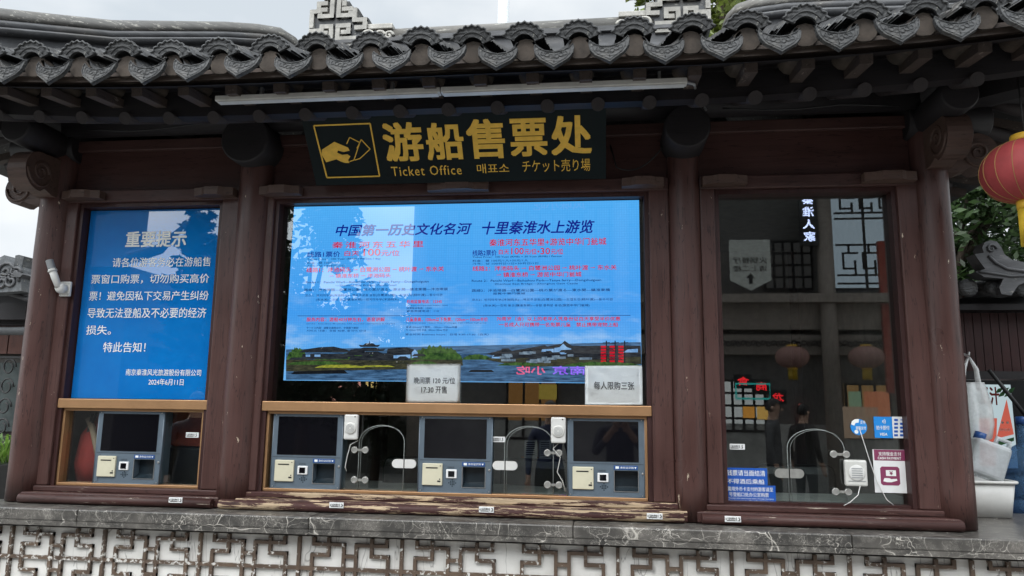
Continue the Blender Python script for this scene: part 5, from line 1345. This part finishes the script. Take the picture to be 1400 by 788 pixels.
for px in (472, 490): a, b = rf(px, 552), rf(px + 16, 520); shopwin(a.x, b.x, a.z, b.z, warm if px > 480 else pink, 2, 2)
a, b = rf(992, 590), rf(1050, 520); shopwin(a.x, b.x, a.z, b.z, pale, 4, 4)
a, b = rf(1168, 600), rf(1225, 525); shopwin(a.x, b.x, a.z, b.z, glow('warm_shop_window', (.5, .3, .12), .6), 3, 2)
a, b = rf(690, 600), rf(760, 520); shopwin(a.x, b.x, a.z, b.z, glow('orange_food_window', (.6, .3, .1), .5), 3, 2)
for px in (1131, 1150, 1168, 1190, 1212):
    q = rf(px, 520, -.6); m = MB(); m.lathe([(.02, .10), (.07, .02), (.075, 0), (.03, -.01)], q, 14); m.build('ceiling_lamp', glow('warm_lamp', (1, .55, .18), 9), S)
for px0, px1, py0, py1, c in ((1020, 1036, 556, 572, (.7, .32, .06)), (1040, 1058, 556, 574, (.75, .45, .12)), (1100, 1108, 552, 640, (.35, .10, .09)), (1150, 1210, 556, 600, (.30, .22, .16)), (1168, 1185, 535, 556, (.2, .3, .2)), (1190, 1225, 535, 570, (.45, .16, .08)), (735, 760, 525, 546, (.4, .30, .06))):
    a, b = rf(px0, (py0 + py1) / 2), rf(px1, (py0 + py1) / 2); m = MB(); m.box(a.x, b.x, YO - .20, YO - .17, rf(px0, py1).z, rf(px0, py0).z); m.build('menu_board', glow('lit_menu_board', c, 1.2), S)
def signrow(name, text, px0, px1, py0, py1, mat, label, vertical=False):
    a, b = rf(px0, (py0 + py1) / 2, .25), rf(px1, (py0 + py1) / 2, .25); z0, z1 = rf(px0, py1, .25).z, rf(px0, py0, .25).z
    t = thing(name, ((a.x + b.x) / 2, YO + .2, z0), label, 'sign')
    m = MB(); m.box(min(a.x, b.x) - .05, max(a.x, b.x) + .05, YO + .15, YO + .22, z0 - .05, z1 + .05); m.build('board', 'black', t)
    m = MB()
    if vertical:
        n = len(text); h = (z1 - z0) / n
        for i, ch in enumerate(text): put(m, ch, (b.x, YO + .225, z1 - h * (i + .9)), -X, Z, b.x - a.x, h * .8, bold=.02)
    else: put(m, text, (b.x, YO + .225, z0), -X, Z, b.x - a.x, z1 - z0, bold=.02)
    m.build('lettering', mat, t)
signrow('shop_sign', '秦淮人家', 1100, 1116, 262, 330, glow('white_blue_neon', (.55, .65, 1), 5), 'upright black sign of glowing white blue characters across the street', True)
for ch, px, py, lab in (('食', 1018, 521, 'small red glowing character nearest the lattice window across the street'), ('商', 1043, 528, 'small red glowing character inside the cyan neon frame across the street'), ('龙', 1066, 543, 'lowest small red glowing character across the street')):
    signrow('neon_sign', ch, px - 8, px + 8, py - 6, py + 6, glow('red_neon', (1, .03, .04), 2.2), lab)
q0, q1 = rf(1008, 545, .3), rf(1054, 525, .3)
m = MB(); pts = [V3(q0.x, YO + .3, q0.z), V3(q1.x, YO + .3, q0.z), V3(q1.x, YO + .3, q1.z), V3(q0.x, YO + .3, q1.z)]; m.tube(pts + [pts[0]], .018, 6); tag(m.build('neon_box', glow('cyan_neon', (.05, .6, .55), .9)), 'cyan neon frame around red characters across the street', 'neon frame')
signrow('neon_sign', '南京', 755, 800, 500, 512, glow('purple_neon', (.35, .05, 1), 4), 'purple neon sign on the restaurant across the street')
signrow('neon_sign', '小吃', 705, 745, 500, 512, glow('pink_red_neon', (1, .05, .12), 4), 'pink red neon sign left of the purple one across the street')
signrow('shop_sign', '风味小吃', 728, 800, 272, 286, plain('red_sign_ink', (.5, .02, .03), .5), 'black board with dull red characters high across the street')
p0, p1 = rf(1000, 395, .35), rf(1054, 326, .35)
t = thing('hanging_banner', (p0.x, YO + .35, p0.z), 'pale pointed hanging banner with an upward arrow across the street', 'banner')
m = MB(); m.wall([(p0.x, p0.z + .16), ((p0.x + p1.x) / 2, p0.z - .02), (p1.x, p0.z + .16), (p1.x, p1.z), (p0.x, p1.z)], YO + .34, YO + .35); m.build('cloth', plain('pale_banner', (.62, .64, .60), .8), t)
m = MB(); xm = (p0.x + p1.x) / 2; h = p1.z - p0.z; w_ = p1.x - p0.x
put(m, '火锅餐厅', (p1.x - .06, YO + .353, p0.z + h * .52), -X, Z, w_ - .12, h * .13, bold=.01); put(m, '请上二楼', (p1.x - .06, YO + .353, p0.z + h * .36), -X, Z, w_ - .12, h * .12, bold=.01)
m.prism([(-.03, 0), (.03, 0), (.03, .10), (.07, .10), (0, .19), (-.07, .10), (-.03, .10)], (xm, YO + .353, p0.z + .10), X, Z, (0, .002, 0)); m.build('lettering', 'blackink', t)
lantern_things(rf(1085, 488, .6), .27, .18, 'left of the two pinkish lanterns mirrored in the dark right window', (.36, .20, .18), 'lanterns of the restaurant across the street', 0, .16)
lantern_things(rf(1187, 488, .6), .27, .18, 'right of the two pinkish lanterns mirrored in the dark right window', (.36, .20, .18), 'lanterns of the restaurant across the street', 0, .16)
p = rf(1218, 480)
t = thing('red_awning', (p.x + .6, YO, 0), 'red cloth screen beside the restaurant across the street', 'awning')
m = MB(); m.box(p.x - .1, p.x + 1.4, YO + .03, YO + .12, 1.9, rf(1218, 330).z); m.build('cloth', plain('red_screen_cloth', (.36, .05, .03), .8), t)
# low house and trees on the other side of the square
S = thing('low_tiled_house', (-12.5, -12, 0), 'low dark tiled house with upturned eave across the square', 'house')
hx = rf(196, 320).x - .55
m = MB(); m.box(-20, hx, YO - 3, YO - .4, 0, 4.3); m.box(-20, hx - 1.6, YO - 2.6, YO - 1.2, 4.3, 5.9); m.build('wall', dk, S)
m = MB(); m.faces([(-21, YO + .5, 4.2), (hx + .9, YO + .5, 4.2), (hx - .5, YO - 1.6, 6.4), (-21, YO - 1.6, 6.4)], [(0, 1, 2, 3)]); bmesh.ops.solidify(m.bm, geom=list(m.bm.faces), thickness=.2); m.build('roof', 'ridge', S)
m = MB(); m.tube([(hx + .5, YO + .4, 4.3), (hx + 1.2, YO + .5, 4.45), (hx + 1.7, YO + .5, 4.95)], [.12, .10, .03], 10); m.build('upturned_corner', 'ridge', S)
def conifer(x, y, h, r, label, seed):
    rnd = random.Random(seed); t = thing('conifer', (x, y, 0), label, 'tree')
    m = MB(); m.tube([(x, y, 0), (x, y, h)], [h * .025, .02], 10); m.build('trunk', BARK, t); m = MB()
    for k in range(70):
        zz = h * (.25 + .75 * (k / 70)); a = k * 2.4; L = r * (1 - (zz / h)) ** .8 + .18
        d = V3(math.cos(a), math.sin(a), .35)
        for i in range(7):
            c = V3(x, y, zz) + d * L * (i + 1) / 7; leaves(m, rnd, c, .13, 22, .085, .6, .2)
    m.build('crown', NEEDLE, t)
p = rf(268, 330, -1); conifer(p.x, p.y, 5.55, .80, 'tall conifer across the square mirrored in the blue notice', 1)
p = rf(306, 330, -.5); conifer(p.x, p.y, 4.75, .85, 'shorter bushy conifer across the square', 6)
p = rf(425, 330, 0); tree(p.x, p.y, 5.3, 1.5, 'broad leafy tree across the square mirrored at the left of the lit board', 12, NEEDLE, 34, 260, .10, .3)
p = rf(365, 330, -3); tree(p.x, p.y, 3.9, 1.3, 'leafy tree across the square behind the conifers', 21, NEEDLE, 30, 240, .10, .3)
p = rf(520, 400, -1); tree(p.x, p.y, 3.6, 1.3, 'small tree across the square beside the restaurant', 22, NEEDLE, 26, 240, .09, .2)
m = MB(); m.box(-9.6, xl - .1, YO - 4.3, YO - 4, 0, 2.6); S = tag(m.build('garden_wall', plain('grey_garden_wall', (.22, .22, .21), .8)), 'grey garden wall across the square behind the trees', 'wall')

# ------------------------------------------------------------------ people in front (mirrored in the dark screens)
def person(x, y, rz, label, shirt, pants, hair, arms='down', h=1.72, skin=(.42, .26, .19)):
    k = h / 1.72
    J = {'pel': (0, 0, .93), 'wst': (0, .0, 1.08), 'chs': (0, .01, 1.28), 'nck': (0, .0, 1.44), 'nk2': (0, -.01, 1.50), 'hd': (0, -.02, 1.60), 'top': (0, -.015, 1.70)}
    Rr = {'pel': (.16, .12), 'wst': (.145, .105), 'chs': (.175, .12), 'nck': (.075, .07), 'nk2': (.055, .058), 'hd': (.078, .098), 'top': (.045, .06)}
    E_ = [('pel', 'wst'), ('wst', 'chs'), ('chs', 'nck'), ('nck', 'nk2'), ('nk2', 'hd'), ('hd', 'top')]
    for s, n in ((-1, 'l'), (1, 'r')):
        J[n + 'hip'] = (s * .095, 0, .88); J[n + 'kne'] = (s * .11, -.02, .50); J[n + 'ank'] = (s * .12, .02, .10); J[n + 'toe'] = (s * .14, -.15, .045)
        Rr[n + 'hip'] = (.095, .10); Rr[n + 'kne'] = (.062, .065); Rr[n + 'ank'] = (.042, .045); Rr[n + 'toe'] = (.042, .032)
        J[n + 'sho'] = (s * .185, .01, 1.38); Rr[n + 'sho'] = (.062, .062)
        if arms == 'phone': J[n + 'elb'] = (s * .25, -.10, 1.14); J[n + 'wri'] = (s * .09, -.33, 1.36)
        else: J[n + 'elb'] = (s * .24, .03, 1.11); J[n + 'wri'] = (s * .25, -.05, .86)
        Rr[n + 'elb'] = (.045, .045); Rr[n + 'wri'] = (.03, .032)
        w_ = Vector(J[n + 'wri']); d = (w_ - Vector(J[n + 'elb'])).normalized()
        J[n + 'plm'] = tuple(w_ + d * .07); Rr[n + 'plm'] = (.038, .022)
        E_ += [('pel', n + 'hip'), (n + 'hip', n + 'kne'), (n + 'kne', n + 'ank'), (n + 'ank', n + 'toe'), ('chs', n + 'sho'), (n + 'sho', n + 'elb'), (n + 'elb', n + 'wri'), (n + 'wri', n + 'plm')]
        side_ = d.cross(V3(0, 1, 0)).normalized()
        for i in range(4):
            f1, f2 = f'{n}f{i}', f'{n}g{i}'; o = (i - 1.5) * .018
            J[f1] = tuple(w_ + d * (.115 + .01 * (i in (1, 2))) + side_ * o); J[f2] = tuple(Vector(J[f1]) + d * .04 + V3(0, -.012, -.008)); Rr[f1] = (.009, .009); Rr[f2] = (.007, .007); E_ += [(n + 'plm', f1), (f1, f2)]
        J[n + 'th'] = tuple(w_ + d * .06 + side_ * s * .045 + V3(0, -.02, 0)); Rr[n + 'th'] = (.010, .010); E_.append((n + 'plm', n + 'th'))
    names = list(J); me = bpy.data.meshes.new('person'); me.from_pydata([J[n] for n in names], [(names.index(a), names.index(b)) for a, b in E_], [])
    o = bpy.data.objects.new('body', me); COL.objects.link(o)
    o.modifiers.new('skin', 'SKIN'); sv = me.skin_vertices[0].data
    for i, n in enumerate(names): sv[i].radius = Rr[n]
    sv[0].use_root = True
    sub = o.modifiers.new('smooth', 'SUBSURF'); sub.levels = 2; sub.render_levels = 2
    bpy.context.view_layer.update(); fin = bpy.data.meshes.new_from_object(o.evaluated_get(bpy.context.evaluated_depsgraph_get()))
    bpy.data.objects.remove(o)
    root = thing('person', (x, y, 0), label, 'person')
    b = bpy.data.objects.new('body', fin); COL.objects.link(b); b.parent = root; b.scale = (k, k, k); root.rotation_euler = (0, 0, rz)
    fin.materials.clear()
    for nm, c in (('skin', skin), ('shirt', shirt), ('trousers', pants), ('shoe', (.02, .02, .02))): fin.materials.append(plain(nm, c, .7, 0, .15))
    for p_ in fin.polygons:
        p_.use_smooth = True; c = p_.center; arm = abs(c.x) > .20 or (arms == 'phone' and c.y < -.16 and c.z > 1)
        p_.material_index = 0 if c.z > 1.455 else 3 if c.z < .09 else 2 if (c.z < .96 and not arm) else 1
        if arms == 'phone' and c.y < -.27 and c.z > 1: p_.material_index = 0
        if arms == 'down' and arm and c.z < .90: p_.material_index = 0
    def part(nm, mb, mt): q = mb.build(nm, mt, root); q.scale = (k, k, k); return q
    off = root_loc(root)
    m = MB(); pr = []
    rings = 9
    vs, fs = [], []
    for i in range(rings):
        a = PI * .62 * i / (rings - 1)
        for j in range(20):
            b_ = 2 * PI * j / 20; front = math.sin(b_) < -.2
            aa = min(a, PI * .36) if front else a
            vs.append(Vector((.088 * math.sin(aa) * math.cos(b_), -.018 + .112 * math.sin(aa) * math.sin(b_), 1.615 + .118 * math.cos(aa))) + off)
    for i in range(rings - 1):
        for j in range(20): fs.append((i * 20 + j, i * 20 + (j + 1) % 20, (i + 1) * 20 + (j + 1) % 20, (i + 1) * 20 + j))
    m.faces(vs, fs, True); part('hair', m, plain('hair', hair, .6))
    m = MB()
    for s in (-1, 1): m.lathe([(.002, 0), (.009, .003), (.011, .008), (.009, .012)], off + V3(s * .032, -.098, 1.612), 10, 'y')
    part('eyes', m, 'blackink')
    m = MB(); m.faces([off + V3(*q) for q in ((0, -.112, 1.62), (-.014, -.112, 1.572), (.014, -.112, 1.572), (0, -.138, 1.578))], [(0, 1, 3), (0, 3, 2), (1, 2, 3)]); part('nose', m, plain('skin', skin, .6))
    m = MB(); m.tube([off + V3(-.022, -.106, 1.545), off + V3(0, -.113, 1.543), off + V3(.022, -.106, 1.545)], .004, 6); part('mouth', m, plain('lips', (.30, .12, .10), .6))
    m = MB()
    for s in (-1, 1): m.lathe([(.004, -.008), (.022, -.004), (.026, .004), (.012, .008)], off + V3(s * .088, -.01, 1.60), 12, 'x')
    part('ears', m, plain('skin', skin, .6))
    return root
# figures face +y (the office) when rz = pi
person(.20, -4.05, PI, 'person in a dark sweatshirt holding up a phone in front of the office', (.035, .037, .045), (.03, .035, .05), (.012, .010, .009), 'phone', 1.72)
p = at(185, 590, 2.6); person(p.x, -2.6 - .9, PI * .75, 'person in a dark jacket standing sideways before the left window', (.02, .022, .032), (.02, .02, .025), (.01, .009, .008), 'down', 1.70)
person(-.55, -4.6, PI * .95, 'person in a navy top standing behind the one with the phone', (.02, .03, .08), (.03, .03, .03), (.01, .009, .008), 'down', 1.66)
person(2.3, -6.6, PI * .6, 'person in a grey coat walking past the restaurant', (.06, .06, .065), (.02, .02, .025), (.012, .01, .009), 'down', 1.74)
person(2.9, -7.4, PI * .3, 'person in a dark coat waiting by the restaurant window', (.025, .022, .022), (.03, .03, .035), (.01, .008, .007), 'down', 1.68)
